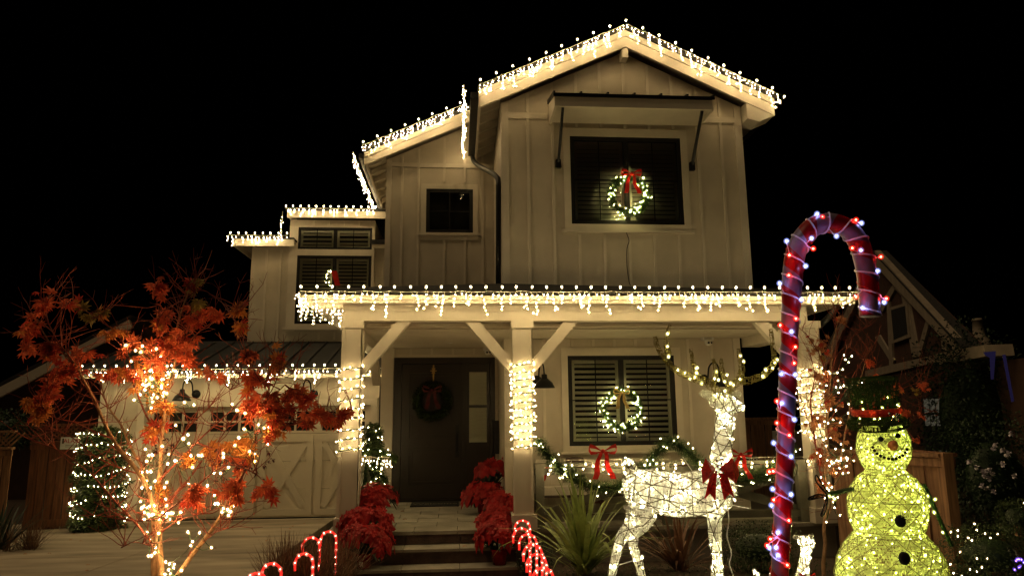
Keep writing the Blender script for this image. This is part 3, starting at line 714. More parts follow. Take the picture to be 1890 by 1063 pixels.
# --- barn lamps
def barn_lamp(x, y, z, s=1, side=0):
    l = bpy.data.objects.new('wall_lamp', None); COL.objects.link(l); l.parent = HS; l.location = Vector((x, y, z))-origin(HS)
    q = MB(); q.lathe((x, y, z), [(0, .03), (.075*s, .03), (.085*s, 0)], 16, axis=(0, -1, 0)); obj('wall_plate', q, M['black'], l, True)
    ax = x-side*.10*s
    P = smoothpath([(x, y-.02, z), (x-side*.03, y-.08*s, z+.02), (x-side*.05*s, y-.12*s, z+.20*s), (ax, y-.22*s, z+.27*s), (ax-side*.03*s, y-.31*s, z+.20*s), (ax-side*.04*s, y-.33*s, z+.06*s)], 6)
    q = MB(); q.tube(P, .014*s, 8); obj('arm', q, M['black'], l, True)
    c_ = (ax-side*.04*s, y-.33*s, z)
    q = MB(); q.lathe(c_, [(.02*s, .09*s), (.045*s, .08*s), (.05*s, .02*s), (.08*s, -.005*s), (.13*s, -.05*s), (.165*s, -.12*s), (.17*s, -.135*s), (.155*s, -.125*s), (.11*s, -.055*s), (.03*s, -.02*s)], 20); obj('lamp_shade', q, M['black'], l, True)
    return l
def atl(px, py, Y): p = at(px, py, Y); return p
for (px, py, Y, sd) in ((579, 727, 14.18, 1), (362, 727, 14.18, 1), (991, 702, 11.58, -.6), (1300, 700, 11.58, -1.0)):
    p = at(px, py, Y); barn_lamp(p.x, p.y, p.z, 1, sd)
# house number on the garage corner
q = MB(); q.box(-6.7, -6.62, GY-.05, GY-.036, 1.3, 1.5); obj('meter_plate', q, M['siding'], HS)

# ================================================================== LIGHT STRINGS
ICO = None
def bulb_mesh(name, mt, r, h):
    q = MB(); q.ball((0, 0, 0), r*.52, 8, 6, 0, (1, 1, h)); q.ball((0, 0, 0), r*1.3, 10, 7, 1, (1, 1, h)); return q.mesh(name, M[mt], True)
C9 = bulb_mesh('bulb', 'e_c9', .0185, 1.3)
SPH = []
for i_ in range(1, 4):
    for j_ in range(6):
        a_, b_ = PI*i_/4, 2*PI*j_/6; SPH.append(Vector((math.sin(a_)*math.cos(b_), math.sin(a_)*math.sin(b_), math.cos(a_)*1.25)))
SPH += [Vector((0, 0, 1.25)), Vector((0, 0, -1.25))]
OCT = [Vector(d) for d in ((1, 0, 0), (0, 1, 0), (-1, 0, 0), (0, -1, 0), (0, 0, 1.2), (0, 0, -1.2))]
OCF = [(0, 1, 4), (1, 2, 4), (2, 3, 4), (3, 0, 4), (1, 0, 5), (2, 1, 5), (3, 2, 5), (0, 3, 5)]
SPF = [(18, j_, (j_+1) % 6) for j_ in range(6)]+[(i_*6+j_, (i_+1)*6+j_, (i_+1)*6+(j_+1) % 6, i_*6+(j_+1) % 6) for i_ in range(2) for j_ in range(6)]+[(12+(j_+1) % 6, 12+j_, 19) for j_ in range(6)]
def spark(mb, p, r):
    rr = r*rnd(1.0, 1.3); p = Vector(p); ax = Vector((rnd(-1, 1), rnd(-1, 1), 1.2)).normalized(); q_ = Vector((0, 0, 1)).rotation_difference(ax)
    mb.add([p+v*rr*.5 for v in OCT], OCF, 0)
    mb.add([p+(q_ @ v)*rr*1.6 for v in SPH], SPF, 1)  # outer shell, only there to paint the glow round the bulb
def icicle(label, group, P, globe=.30, step=.075, lens=(1, 3, 2, 5, 1, 2, 4, 0, 3, 5, 2), sp=.05, out=(0, -1, 0), r=.009, up=.07, mt='e_warm', th=.004):
    P = [Vector(p) for p in P]; out = Vector(out)
    t = thing('icicle_light_string', P[0], label, 'light string', group)
    pts = resample(P, step); wire = MB(); bl = MB()
    run = [p+Vector((0, 0, -.012*abs(math.sin(i*.55))+rnd(-.004, .004)))+out*.09 for i, p in enumerate(pts)]
    wire.tube(run, th, 4)
    for i, p in enumerate(run):
        n = lens[i % len(lens)]+random.choice((-1, 0, 0, 1)); q = p.copy(); path = [q.copy()]
        if n <= 0: continue
        dx = rnd(-.4, .4)
        for k in range(n):
            q = q+Vector((dx*sp*.5+rnd(-.2, .2)*sp, rnd(-.01, .01), -sp*rnd(.8, 1.15))); path.append(q.copy())
            spark(bl, q+Vector((rnd(-.02, .02), -.045, -.008)), r)
        if n > 3 and random.random() < .4:
            b = path[-2]; spark(bl, b+Vector((.04*random.choice((-1, 1)), 0, -.03)), r)
        wire.tube(path, th*.7, 3, caps=False)
    obj('wire', wire, M['wire'], t); obj('small_bulbs', bl, M[mt], t, True, kind='stuff')
    if globe:
        gp = resample(P, globe); stems = MB()
        for p in gp:
            a = p+Vector((rnd(-.01, .01), 0, up)); stems.tube([p+Vector((0, 0, -.01)), a], .005, 4)
            inst('bulb', C9, t, a+Vector((0, 0, .018)), (rnd(-.3, .3), rnd(-.3, .3), 0))
        obj('stems', stems, M['gwire'], t, kind='stuff')
    return t
def L(label, P, **k): return icicle(label, 'icicle light strings along the eaves', P, **k)
SLr = SL
def rk(x, y=10.58, dz=.0): return Vector((x, y, RT+.01-SL*abs(x-UC)+dz))
L('icicle lights with globe bulbs on the left slope of the tallest gable', [rk(.33, dz=-.045), rk(UC, dz=-.045)], step=.066, lens=(2, 4, 3, 5, 1, 3, 5, 2, 4, 6, 2), up=.10)
L('icicle lights with globe bulbs on the right slope of the tallest gable', [rk(UC+.02, dz=-.045), rk(5.27, dz=-.045)], step=.066, lens=(2, 4, 3, 5, 1, 3, 5, 2, 4, 6, 2), up=.10)
# tail of three lone bulbs beyond the right corner
t = thing('light_tail', at(1445, 178, 10.6), 'three loose bulbs at the end of a cord beyond the tall gable corner', 'light string')
q = MB(); w_ = MB(); pts = [at(1432, 172, 10.4), at(1447, 178, 10.4), at(1439, 188, 10.42), at(1431, 199, 10.44)]
w_.tube([rk(5.27)]+pts, .004, 4); obj('wire', w_, M['gwire'], t)
for p in pts[1:]:
    for _ in range(3): inst('bulb', C9, t, p+Vector((rnd(-.02, .02), 0, rnd(-.02, .02))), (rnd(0, 3), 0, 0), .55)
L('dense icicle lights receding along the left eave of the tall front block', [(.17, 10.6, 7.40), (.17, 13.3, 7.32)], globe=0, step=.075, out=(-1, 0, 0), lens=(2, 3, 1, 3, 2))
L('icicle lights along the sloping rake over the small square window', [(-1.83, 12.84, 7.18), (.20, 12.84, 7.18+.457*2.03)], globe=.29, step=.066, lens=(2, 4, 5, 2, 4, 3), up=.08)
L('icicle lights receding along the far eave left of the square window', [(-1.93, 12.9, 7.1), (-1.93, 19.2, 7.05)], globe=0, step=.09, out=(-1, 0, 0), lens=(3, 4, 2, 4))
L('icicle lights on the short raised eave over the twin rear windows', [(-3.95, 15.78, 6.80), (-1.9, 15.78, 6.80)], globe=.17, step=.08, lens=(1, 2, 3, 2, 1, 4), r=.011, up=.05)
L('icicle lights on the lowest rear eave at the far left of the upper floor', [(-5.16, 15.8, 6.16), (-3.80, 15.8, 6.16)], globe=.18, step=.085, lens=(3, 5, 2, 1, 3, 2), r=.011, up=.05)
L('thin string of lights climbing between the two rear eave levels', [(-4.0, 15.82, 6.72), (-4.02, 15.82, 6.28), (-3.96, 15.82, 6.2)], globe=0, step=.08, lens=(1,), r=.008)
L('long icicle lights with round globes along the porch roof edge', [(-2.14, 9.60, 3.81), (5.80, 9.60, 3.825)], globe=.211, step=.075, lens=(2, 4, 1, 5, 1, 3, 6, 1, 3, 0), sp=.05, r=.0092, up=.055, mt='e_low')
L('icicle lights folding back along the left end of the porch roof', [(-2.17, 9.66, 3.80), (-2.17, 10.25, 3.78), (-2.13, 10.3, 3.70), (-1.66, 10.3, 3.70)], globe=0, step=.055, lens=(2, 5, 3, 5, 2))
L('icicle lights along the eave above the garage door', [(-7.12, 13.52, 3.02), (-1.36, 13.52, 3.02)], globe=.20, step=.085, lens=(1, 2, 1, 4, 2, 3, 1, 5, 2), r=.0115, up=.045, mt='e_low')
# post wraps
def wrap(label, x0, x1, z0, z1, turns, n, y0=10.0, y1=10.28, dense=1):
    t = thing('post_light_wrap', ((x0+x1)/2, y0, z0), label, 'light string', 'light strings wound round the porch posts')
    cor = [(x0-.02, y0-.02), (x1+.02, y0-.02), (x1+.02, y1+.02), (x0-.02, y1+.02)]
    w_ = MB(); b = MB(); P = []
    for k in range(turns):
        for j, c in enumerate(cor): P.append(Vector((c[0], c[1], z0+(z1-z0)*(k+j/4)/turns+rnd(-.012, .012))))
    w_.tube(P, .007, 5); obj('wire', w_, M['gwire'], t)
    for p in resample(P, n):
        if p.y < y0+.2 or random.random() < .4:
            c = rnd(0, 1); spark(b, p+Vector((rnd(-.012, .012), -.02 if p.y < y0 else 0, rnd(-.02, .035))), .0080)
    obj('small_bulbs', b, M['e_wrap'], t, True, kind='stuff')
wrap('loosely wound warm lights on the left porch post by the garage', -1.64, -1.36, 1.66, 2.90, 9, .085)
wrap('closely wound warm lights on the middle porch post by the front door', .78, 1.065, 1.68, 2.92, 12, .068)
wrap('warm lights wound on the right porch post behind the candy cane', 5.09, 5.37, 1.75, 2.85, 10, .08)

# ================================================================== FOLIAGE HELPERS
def leafcard(mb, p, n, L_, W_, mi=0, droop=.3):
    """pointed leaf of four triangles, folded along its midrib"""
    n = Vector(n).normalized(); s_ = n.cross(Vector((0, 0, 1)))
    s_ = s_.normalized() if s_.length > .01 else Vector((1, 0, 0)); p = Vector(p); u = s_.cross(n)
    m1 = p+n*L_*.5; m1.z += .02*L_; tip = p+n*L_; tip.z -= droop*L_
    mb.add([p, m1+s_*W_/2-u*W_*.12, tip, m1-s_*W_/2-u*W_*.12, m1], [(0, 1, 4), (1, 2, 4), (0, 4, 3), (4, 2, 3)], mi)
def rv(): return Vector((rnd(-1, 1), rnd(-1, 1), rnd(-1, 1))).normalized()
def needles(mb, p, ax, r, n, L_=.05, mi=0):
    for _ in range(n):
        a = rnd(0, 2*PI); u = ax.orthogonal().normalized(); v = ax.cross(u); d = (u*math.cos(a)+v*math.sin(a))
        b = p+d*r*rnd(.1, .75); e = b+(d+ax*rnd(-.8, .8)).normalized()*L_*rnd(.6, 1.4)
        s_ = d.cross(ax).normalized()*L_*.11; mb.add([b-s_, b+s_, e], [(0, 1, 2)], mi)
def garland(mb, P, r, dens=60, L_=.06):
    pts = resample(P, .025)
    for i, p in enumerate(pts):
        ax = (pts[min(i+1, len(pts)-1)]-pts[max(i-1, 0)]); ax = ax.normalized() if ax.length else Vector((1, 0, 0))
        needles(mb, p, ax, r*(1+.25*noise.noise(p*6)), dens, L_)
def bow(par, c, s, mt='ribbon', tails=True, fac=(0, -1, 0)):
    f = Vector(fac).normalized(); rx = f.cross(Vector((0, 0, 1))).normalized()*-1; c = Vector(c)
    for sg in (-1, 1):
        q = MB(); A = []
        prof = [(0, 0, .02), (.25, .10, .10), (.6, .30, .22), (.95, .38, .30), (1.05, .15, .30), (.9, -.12, .26), (.5, -.12, .16), (0, 0, .03)]
        for u, v, h in prof:
            a = c+rx*sg*u*s+Vector((0, 0, v*s))+f*(.10+.18*math.sin(u*3))*s
            A.append((a+Vector((0, 0, h*s*.5))+f*h*s*.35, a-Vector((0, 0, h*s*.5))-f*h*s*.1))
        vs = [x for ab in A for x in ab]; q.add(vs, [(2*i, 2*i+1, 2*i+3, 2*i+2) for i in range(len(A)-1)])
        obj('loop', q, M[mt], par, True)
        if tails:
            q = MB(); A = []
            for k in range(7):
                t_ = k/6; a = c+rx*sg*(.12+.55*t_+.07*math.sin(t_*7+sg))*s+Vector((0, 0, -2.0*t_*s))+f*(.08+.1*math.sin(t_*9))*s
                wv = (.13+.10*t_)*s; A += [a-rx*wv, a+rx*wv]
            q.add(A, [(2*i, 2*i+1, 2*i+3, 2*i+2) for i in range(6)]); obj('tail', q, M[mt], par, True)
    q = MB(); q.ball(c+f*.18*s, .17*s, 8, 6); obj('knot', q, M[mt], par, True)
def wreath(label, c, R_, r_, nb, mt='needle', emi='e_wreath', dens=95, bulb=.0064, bowargs=None, f=(0, -1, 0), nL=.055):
    c = Vector(c); t = thing('wreath', c, label, 'wreath', 'round green wreaths on the house')
    P = [c+Vector((math.cos(a)*R_, 0, math.sin(a)*R_)) for a in [2*PI*i/40 for i in range(41)]]
    q = MB(); garland(q, P, r_, dens, nL); obj('greenery', q, M[mt], t, kind='stuff')
    q = MB(); q.tube(P, r_*.35, 6); obj('ring', q, M['gwire'], t)
    if nb:
        q = MB()
        for i in range(nb):
            a = rnd(0, 2*PI); rr = R_+rnd(-1, 1)*r_*1.1; spark(q, c+Vector((math.cos(a)*rr, (-r_*rnd(.5, 1.0)) if random.random() < .8 else r_*.9, math.sin(a)*rr)), bulb)  # some bulbs added behind the ring to light the shutter slats
        obj('small_bulbs', q, M[emi], t, True, kind='stuff')
    if bowargs: bow(t, c+Vector(bowargs[0]), bowargs[1], bowargs[2])
    return t
p = at(1161, 361, 10.70); wreath('lit wreath with red bow and long ribbons on the upper front window', p, .29, .075, 62, bowargs=((.03, -.08, .33), .16, 'ribbon'))
p = at(1148, 755, 11.48); wreath('lit wreath with gold bow hanging on the porch window', p, .30, .075, 75, bowargs=((-.02, -.09, .27), .13, 'gold'))
p = at(798, 740, 13.25); tdw = wreath('unlit mixed green wreath with dark plaid bow on the front door', p, .29, .10, 0, mt='ivy', dens=55, nL=.09, bowargs=((0, -.12, .2), .17, 'plaid'))
q = MB()
for _ in range(26): q.ball(p+Vector((rnd(-1, 1)*.33, -.13, rnd(-1, 1)*.33)), .013, 6, 4)
# hanger with snowflake
h = MB(); hc = at(800, 700, 13.3); h.box(hc.x-.014, hc.x+.014, hc.y, hc.y+.006, hc.z-.25, hc.z+.27)
for k in range(3): a = k*PI/3; d_ = Vector((math.cos(a), 0, math.sin(a)))*.06; h.bar(Vector((hc.x, hc.y-.006, hc.z+.16))-d_, Vector((hc.x, hc.y-.006, hc.z+.16))+d_, .018, .01, up=(0, 1, 0))
obj('hanger', h, M['gold'], tdw)
p = at(606, 513, 16.05); ww = thing('wreath', p, 'small lit wreath in the rear left window beside a red ribbon', 'wreath', 'round green wreaths on the house')
q = MB()
for i in range(17): a = rnd(PI*.35, PI*1.6); spark(q, p+Vector((math.cos(a)*.13*rnd(.6, 1.1)+.05, 0, math.sin(a)*.17*rnd(.6, 1.1))), .0085)
obj('small_bulbs', q, M['e_ivy'], ww, True, kind='stuff')
q = MB(); garland(q, [p+Vector((math.cos(a)*.13+.05, .03, math.sin(a)*.17)) for a in [PI*.3+i*.12 for i in range(36)]], .05, 30, .05); obj('greenery', q, M['needle'], ww, kind='stuff')
q = MB(); a = at(616, 500, 16.03); b = at(620, 527, 16.03); q.poly([a+Vector((-.06, 0, 0)), a+Vector((.07, 0, 0)), b+Vector((.10, 0, 0)), b+Vector((-.02, 0, 0))], (0, .01, 0)); obj('ribbon', q, M['ribbon'], ww)
# cord below the upper wreath
q = MB(); q.tube(smoothpath([at(x, y, 10.87) for x, y in ((1157, 405), (1155, 425), (1157, 432), (1161, 445), (1157, 460), (1157, 490), (1161, 520), (1164, 527))], 4), .006, 5)
tag(obj('cord', q, M['black'], None), 'thin black cord hanging down the wall under the upper window wreath', 'cord')

# ================================================================== RAILING, GARLAND, BENCH
RY = 10.20
def rail(label, P0, P1, mids, braces, zt=1.42, nm='porch_railing'):
    P0, P1 = Vector(P0), Vector(P1); t = thing(nm, P0, label, 'railing', 'grey green porch railings')
    q = MB(); q.bar(P0+Vector((0, 0, zt)), P1+Vector((0, 0, zt)), .12, .05); obj('top_rail', q, M['railwood'], t)
    q = MB(); q.bar(P0+Vector((0, 0, zt-.09)), P1+Vector((0, 0, zt-.09)), .05, .09); obj('rail', q, M['railwood'], t)
    q = MB(); q.bar(P0+Vector((0, 0, FZ+.12)), P1+Vector((0, 0, FZ+.12)), .05, .10); obj('rail', q, M['railwood'], t)
    for s_ in mids:
        b = lerp(P0, P1, s_); q = MB(); q.box(b.x-.06, b.x+.06, b.y-.06, b.y+.06, FZ, zt+.0); obj('rail_post', q, M['railwood'], t)
    for a, b, up_ in braces:
        A = lerp(P0, P1, a); B = lerp(P0, P1, b); z0_, z1_ = (FZ+.17, zt-.14) if up_ else (zt-.14, FZ+.17)
        q = MB(); q.bar(A+Vector((0, .0 if up_ else .05, z0_)), B+Vector((0, .0 if up_ else .05, z1_)), .045, .13, up=(0, 0, 1)); obj('brace', q, M['railwood'], t)
    return t
rail('grey green porch railing with diagonal braces in front of the window', (1.08, RY, 0), (5.08, RY, 0), (.02, .475, .98), ((.04, .455, True), (.49, .96, False), (.49, .96, True)))
rail('side porch railing with diagonals between left post and house wall', (-1.5, 10.32, 0), (-1.5, 13.1, 0), (.5,), ((.03, .47, True), (.53, .96, False)))
def swag(label, pix, Y, r, nb, dens=70, group='lit garlands draped over the porch railing'):
    P = smoothpath([at(x, y, Y) for x, y in pix], 8); t = thing('garland', P[0], label, 'garland', group)
    q = MB(); garland(q, P, r, dens, .065); obj('greenery', q, M['needle'], t, kind='stuff')
    q = MB(); q.tube(P, r*.3, 6); obj('stem', q, M['gwire'], t)
    q = MB()
    for p in resample(P, .09):
        if random.random() < .93: spark(q, p+Vector((rnd(-1, 1)*r, -r*rnd(.7, 1.1), rnd(-1, 1)*r)), .0098)
    obj('small_bulbs', q, M['e_ivy'], t, True, kind='stuff'); return t
swag('lit pine garland swag left of the railing post', [(992, 812), (1010, 838), (1035, 862), (1068, 888), (1105, 900), (1150, 895), (1190, 865), (1215, 832), (1240, 812)], 10.02, .13, 60)
swag('lit pine garland swag right of the railing post behind the deer', [(1240, 812), (1270, 835), (1300, 862), (1345, 885), (1390, 880), (1432, 866), (1466, 820)], 10.02, .12, 50)
swag('lit garland draped on the side railing behind the left post', [(668, 838), (690, 828), (712, 838), (732, 850)], 11.4, .09, 30)
swag('lit garland hanging down behind the left post', [(674, 850), (672, 880), (676, 900)], 11.6, .07, 10)
swag('short lit garland over the side railing near the door pilaster', [(700, 872), (712, 885), (708, 900)], 11.9, .06, 8)
# string on top rail
icicle('string of warm lights along the top rail of the front railing', None, [(1.1, 10.10, 1.50), (5.05, 10.10, 1.50)], mt='e_low', globe=0, step=.10, lens=(0, 1, 2, 0, 3, 1, 0, 2), sp=.06, r=.0125)
# dense string across on garland near the left
icicle('thick tangle of warm lights over the side railing garland', None, [at(660, 838, 10.9), at(690, 842, 11.1), at(725, 842, 11.4)], globe=0, step=.045, lens=(1, 3, 0, 2), sp=.045, r=.009)
for (x, y, s_, l) in ((1112, 832, .19, 'left red bow with long ribbon tails on the garland'), (1366, 838, .17, 'right red bow on the railing behind the deer neck')):
    p = at(x, y, 9.93); t = thing('bow', p, l, 'bow', 'red bows on the porch railing'); bow(t, p, s_)
# bench
b0 = at(1000, 892, 11.0); bn = thing('bench', (b0.x+.9, 11.0, FZ), 'cream cushioned wooden bench behind the railing under the window', 'bench')
bx0, bx1 = 1.18, 3.3; bz = 1.0
q = MB(); q.box(bx0, bx1, 10.75, 11.35, bz-.06, bz+.06); obj('seat_cushion', q, M['cloth'], bn)
q = MB(); q.box(bx0, bx1, 10.76, 11.34, bz-.1, bz-.062); obj('seat', q, M['riser'], bn)
for x in (bx0+.02, bx1-.08):
    for y in (10.78, 11.26): q = MB(); q.box(x, x+.06, y, y+.06, FZ, bz-.1); obj('leg', q, M['riser'], bn)
q = MB(); q.box(bx0, bx1, 11.36, 11.42, bz, bz+.42); obj('backrest', q, M['cloth'], bn)
def pillow(label, c, s, mt, rot=-.25):
    q = MB(); n = 9; vs = []
    for j in range(n):
        for i in range(n):
            u, v = i/(n-1)*2-1, j/(n-1)*2-1; b = .11*s*(1-u**4)*(1-v**4)**.8*2.2
            vs.append((u*s*(1-.08*v*v), v*s*(1-.08*u*u), b))
    f = [(j*n+i, j*n+i+1, (j+1)*n+i+1, (j+1)*n+i) for j in range(n-1) for i in range(n-1)]
    q.add(vs, f); q.add([(x, y, -z) for x, y, z in vs], [t_[::-1] for t_ in f])
    o = link('pillow', q.mesh('pillow', M[mt], True)); o.location = c; o.rotation_euler = (R(78), 0, rot); tag(o, label, 'pillow'); return o
pc = at(1014, 872, 10.93); pl = pillow('cream pillow with a red plaid reindeer head on the bench', pc, .21, 'cloth', 0)
def decal(par, pts, mt, y, nm): q = MB(); q.poly([(p.x, y, p.z) for p in pts], (0, .004, 0)); return obj(nm, q, M[mt], None)
def child_flat(par, name, pts, mt, t=.004):
    """thin shape sewn on a pillow face: pts in pillow local xy, following its bulge"""
    q = MB(); z = lambda x, y: .11*.21*(1-(x/.21)**4)*(1-(y/.21)**4)**.8*2.2+.003
    q.add([(x, y, z(x, y)) for x, y in pts]+[(x, y, z(x, y)+t) for x, y in pts], [tuple(range(len(pts)))[::-1], tuple(range(len(pts), 2*len(pts)))])
    return link(name, q.mesh(name, M[mt]), par)
child_flat(pl, 'printed_head', [(-.09, .06), (-.05, .05), (-.045, -.02), (-.07, -.11), (-.10, -.14), (-.13, -.11), (-.155, -.02), (-.15, .05)], 'ribbon')
for (x, y) in ((-.10, .03), (-.10, -.04)): child_flat(pl, 'printed_check', [(x-.02, y-.016), (x+.02, y-.016), (x+.02, y+.016), (x-.02, y+.016)], 'bw', .007)
for pts in ([(-.06, .05), (-.0, .08), (.01, .13), (.0, .13), (-.015, .09), (-.065, .07)], [(-.14, .05), (-.17, .08), (-.175, .13), (-.165, .13), (-.155, .09), (-.13, .07)], [(-.0, .08), (.05, .10), (.06, .15), (.05, .15), (.04, .11), (.0, .095)]): child_flat(pl, 'printed_antler', pts, 'ribbon')
for (x, y) in ((.02, .03), (.05, .06), (.0, -.03), (.06, .0)): child_flat(pl, 'printed_berry', [(x+.016*math.cos(a), y+.016*math.sin(a)) for a in [k*PI/4 for k in range(8)]], 'ribbon')
pc = at(1384, 868, 10.7); pb = pillow('black and white striped pillow behind the garland', pc, .22, 'bw', .3)
for k in range(5):
    x = -.15+k*.075; child_flat(pb, 'stripe', [(x-.012, -.13), (x+.012, -.13), (x+.012, .16), (x-.012, .16)], 'white')
pc = at(1262, 878, 10.8); pillow('red and black checked pillow behind the railing post', pc, .17, 'plaid', .1)
pc = at(1062, 862, 11.1); pillow('dark brown pillow at the right end of the cream bench', pc, .16, 'riser', .2)
# firewood box or low stool between
st_ = at(1085, 935, 11.2); t = thing('stool', (st_.x, 11.2, FZ), 'low wooden stool beside the bench under the garland', 'stool')
q = MB(); q.box(st_.x-.22, st_.x+.22, 11.0, 11.3, 1.0-.22, 1.0-.18); obj('seat', q, M['fence'], t)
for x in (-.2, .16): q = MB(); q.box(st_.x+x, st_.x+x+.04, 11.02, 11.06, FZ, .78); obj('leg', q, M['fence'], t)
# doormat with worn lettering
mp_ = thing('doormat', (-.45, 13.0, FZ), 'dark doormat with worn pale script in front of the door', 'doormat')
q = MB(); q.box(-.82, .02, 12.62, 13.22, FZ, FZ+.018); obj('mat', q, M['bw'], mp_)
fc = bpy.data.curves.new('lettering', 'FONT'); fc.body = 'Welcome'; fc.size = .20; fc.align_x = 'CENTER'; fc.extrude = .001; fc.materials.append(M['framew'])
def tomesh(c_, name='lettering'):
    o = bpy.data.objects.new(name, c_); COL.objects.link(o); bpy.context.view_layer.update()
    me = bpy.data.meshes.new_from_object(o.evaluated_get(bpy.context.evaluated_depsgraph_get())); bpy.data.objects.remove(o); return link(name, me)
fo = tomesh(fc); fo.parent = mp_; fo.location = Vector((-.4, 12.82, FZ+.02))-origin(mp_)

# ================================================================== POINSETTIAS
def bract(mb, p, d, nrm, L_, W_, droop=.25):
    d = d.normalized(); s_ = nrm.cross(d).normalized(); up_ = nrm.normalized(); dn = Vector((0, 0, -1))
    A = p+d*L_*.30+up_*L_*.06; B = p+d*L_*.66+up_*L_*.03+dn*droop*L_*.35; T = p+d*L_+dn*droop*L_
    mb.add([p, A-s_*W_*.42-up_*.05*W_, A, A+s_*W_*.42-up_*.05*W_, B-s_*W_*.46-up_*.12*W_, B, B+s_*W_*.46-up_*.12*W_, T], [(0, 2, 1), (0, 3, 2), (1, 2, 5, 4), (2, 3, 6, 5), (4, 5, 7), (5, 6, 7)])
def poin(label, c, r, hgt, potz, pot=True, n=46):
    r *= 1.12; hgt *= 1.1; n = int(n*.72)
    c = Vector(c); t = thing('poinsettia', (c.x, c.y, potz), label, 'potted plant', 'red poinsettias beside the steps')
    if pot:
        q = MB(); q.lathe((c.x, c.y, potz), [(0, 0), (.085, 0), (.115, .17), (.125, .20), (.11, .20), (.10, .16), (0, .16)], 16); obj('pot', q, M['pfoil'], t, True)
    g_ = MB(); st__ = MB()
    heads = []
    for i in range(n):
        a = rnd(0, 2*PI); u = math.sqrt(rnd(0, 1)); d = Vector((math.cos(a)*u*r, math.sin(a)*u*r*.85, (math.sqrt(max(0, 1-u*u))*.75-.25)*hgt+rnd(-.03, .03)))
        heads.append(d)
    base = Vector((c.x, c.y, potz+.15))
    for d in heads:
        p = c+d; st__.tube([base, lerp(base, p, .6)+Vector((0, 0, -.03)), p], .006, 4, caps=False)
        nrm = (d+Vector((0, -.1, .12))).normalized()
        h = MB(); u = nrm.orthogonal().normalized(); v = nrm.cross(u)
        k0 = rnd(0, 6)
        for k in range(6):
            a = k0+2*PI*k/6+rnd(-.2, .2); dd = (u*math.cos(a)+v*math.sin(a))+nrm*rnd(-.35, .1); dd.z -= .25
            Lf = rnd(.10, .165); bract(h, p+dd*.008, dd, nrm, Lf, Lf*rnd(.52, .66), rnd(.1, .45))
        for k in range(5):
            a = k0+.5+2*PI*k/5; dd = (u*math.cos(a)+v*math.sin(a)+nrm*.3); bract(h, p+nrm*.018, dd, nrm, rnd(.05, .08), .04, 0)
        obj('flower_head', h, M['bract'], t)
        if random.random() < .7:
            for k in range(3):
                dd = (d.normalized()+rv()*.6); dd.z -= .6; leafcard(g_, c+d*.75-Vector((0, 0, .06)), dd, .13, .07, 0, .4)
    obj('green_leaves', g_, M['dkleaf'], t, kind='stuff'); obj('stems', st__, M['gwire'], t)
p = at(694, 925, 10.45); poin('tallest red poinsettia at the left, on the porch floor by the post', p, .33, .36, FZ+.0, False)
p = at(676, 963, 10.0); poin('middle red poinsettia of the left stack on the upper step', p, .33, .34, .40)
p = at(672, 1000, 9.62); poin('lowest left red poinsettia in a foil pot on the bottom step', p, .34, .36, .205, n=52)
p = at(912, 866, 12.0); poin('small red poinsettia raised against the wall right of the door', p, .27, .27, FZ+.25, n=36)
p = at(893, 912, 11.6); poin('red poinsettia on the porch floor right of the doormat', p, .30, .30, FZ)
p = at(930, 936, 10.75); poin('red poinsettia at the top of the right flower stack', p, .30, .32, FZ)
p = at(920, 965, 10.3); poin('middle red poinsettia of the right flower stack', p, .30, .32, FZ)
p = at(922, 985, 9.65); poin('lowest right red poinsettia in a tall foil pot', p, .28, .30, .205)
q = MB(); a = at(667, 1041, 9.5); q.box(a.x-.02, a.x+.02, a.y-.02, a.y-.015, a.z-.02, a.z+.03); obj('price_tag', q, M['tag'], bpy.data.objects['poinsettia.002'])

# ================================================================== SMALL RED CANDY CANES
def cane(px, py, Y, hk, label, flip=1):
    top = at(px, py, Y); g0 = zy(Y); t = thing('lit_candy_cane', (top.x, Y, g0), label, 'candy cane light', 'small lit red candy canes lining the path')
    Rh = hk; P = [Vector((top.x+flip*Rh, Y, g0-.05)), Vector((top.x+flip*Rh, Y, top.z-Rh))]
    for k in range(1, 11): a = PI*k/10; P.append(Vector((top.x+flip*Rh*math.cos(a), Y+rnd(-.003, .003), top.z-Rh+Rh*math.sin(a))))
    P.append(Vector((top.x-flip*Rh, Y, top.z-Rh-.07)))
    q = MB(); q.tube(resample(P, .03)+[P[-1]], .0125, 8); obj('tube', q, M['cane'], t, True)
    q = MB()
    for p in resample(P[::-1], .075)[1:]:
        if p.z > g0: spark(q, p+Vector((0, -.009, 0)), .0125)
    obj('small_bulbs', q, M['e_cane'], t, True, kind='stuff')
m_, nt_, b_ = mk('cane_tube'); b_.inputs['Base Color'].default_value = (.75, .03, .03, 1); b_.inputs['Emission Color'].default_value = (1, .03, .02, 1); b_.inputs['Emission Strength'].default_value = .75; b_.inputs['Roughness'].default_value = .25
M['cane'] = m_
for (x, y, Y, l) in ((607, 980, 8.3, 'red light cane beside the lowest left poinsettia'), (575, 991, 7.6, 'second red light cane from the left poinsettias'),
                     (562, 1021, 7.2, 'shorter red light cane overlapping two others in the grass'), (502, 1039, 6.7, 'red light cane just clear of the grass on the driveway side'),
                     (474, 1057, 6.3, 'red light cane farthest from the steps, barely in frame')):
    cane(x, y, Y, .085, l, 1 if x != 607 else 1)
for (x, y, Y, l) in ((964, 960, 9.0, 'rearmost red light cane beside the right poinsettias'), (962, 974, 8.5, 'second red light cane from the porch on the right'), (974, 985, 8.0, 'third red light cane from the porch on the right'),
                     (983, 1004, 7.5, 'fourth red light cane in the right row'), (990, 1022, 7.1, 'fifth red light cane in the right row'), (1002, 1047, 6.7, 'front red light cane of the right row')):
    cane(x, y, Y, .095, l, 1)
q = MB()
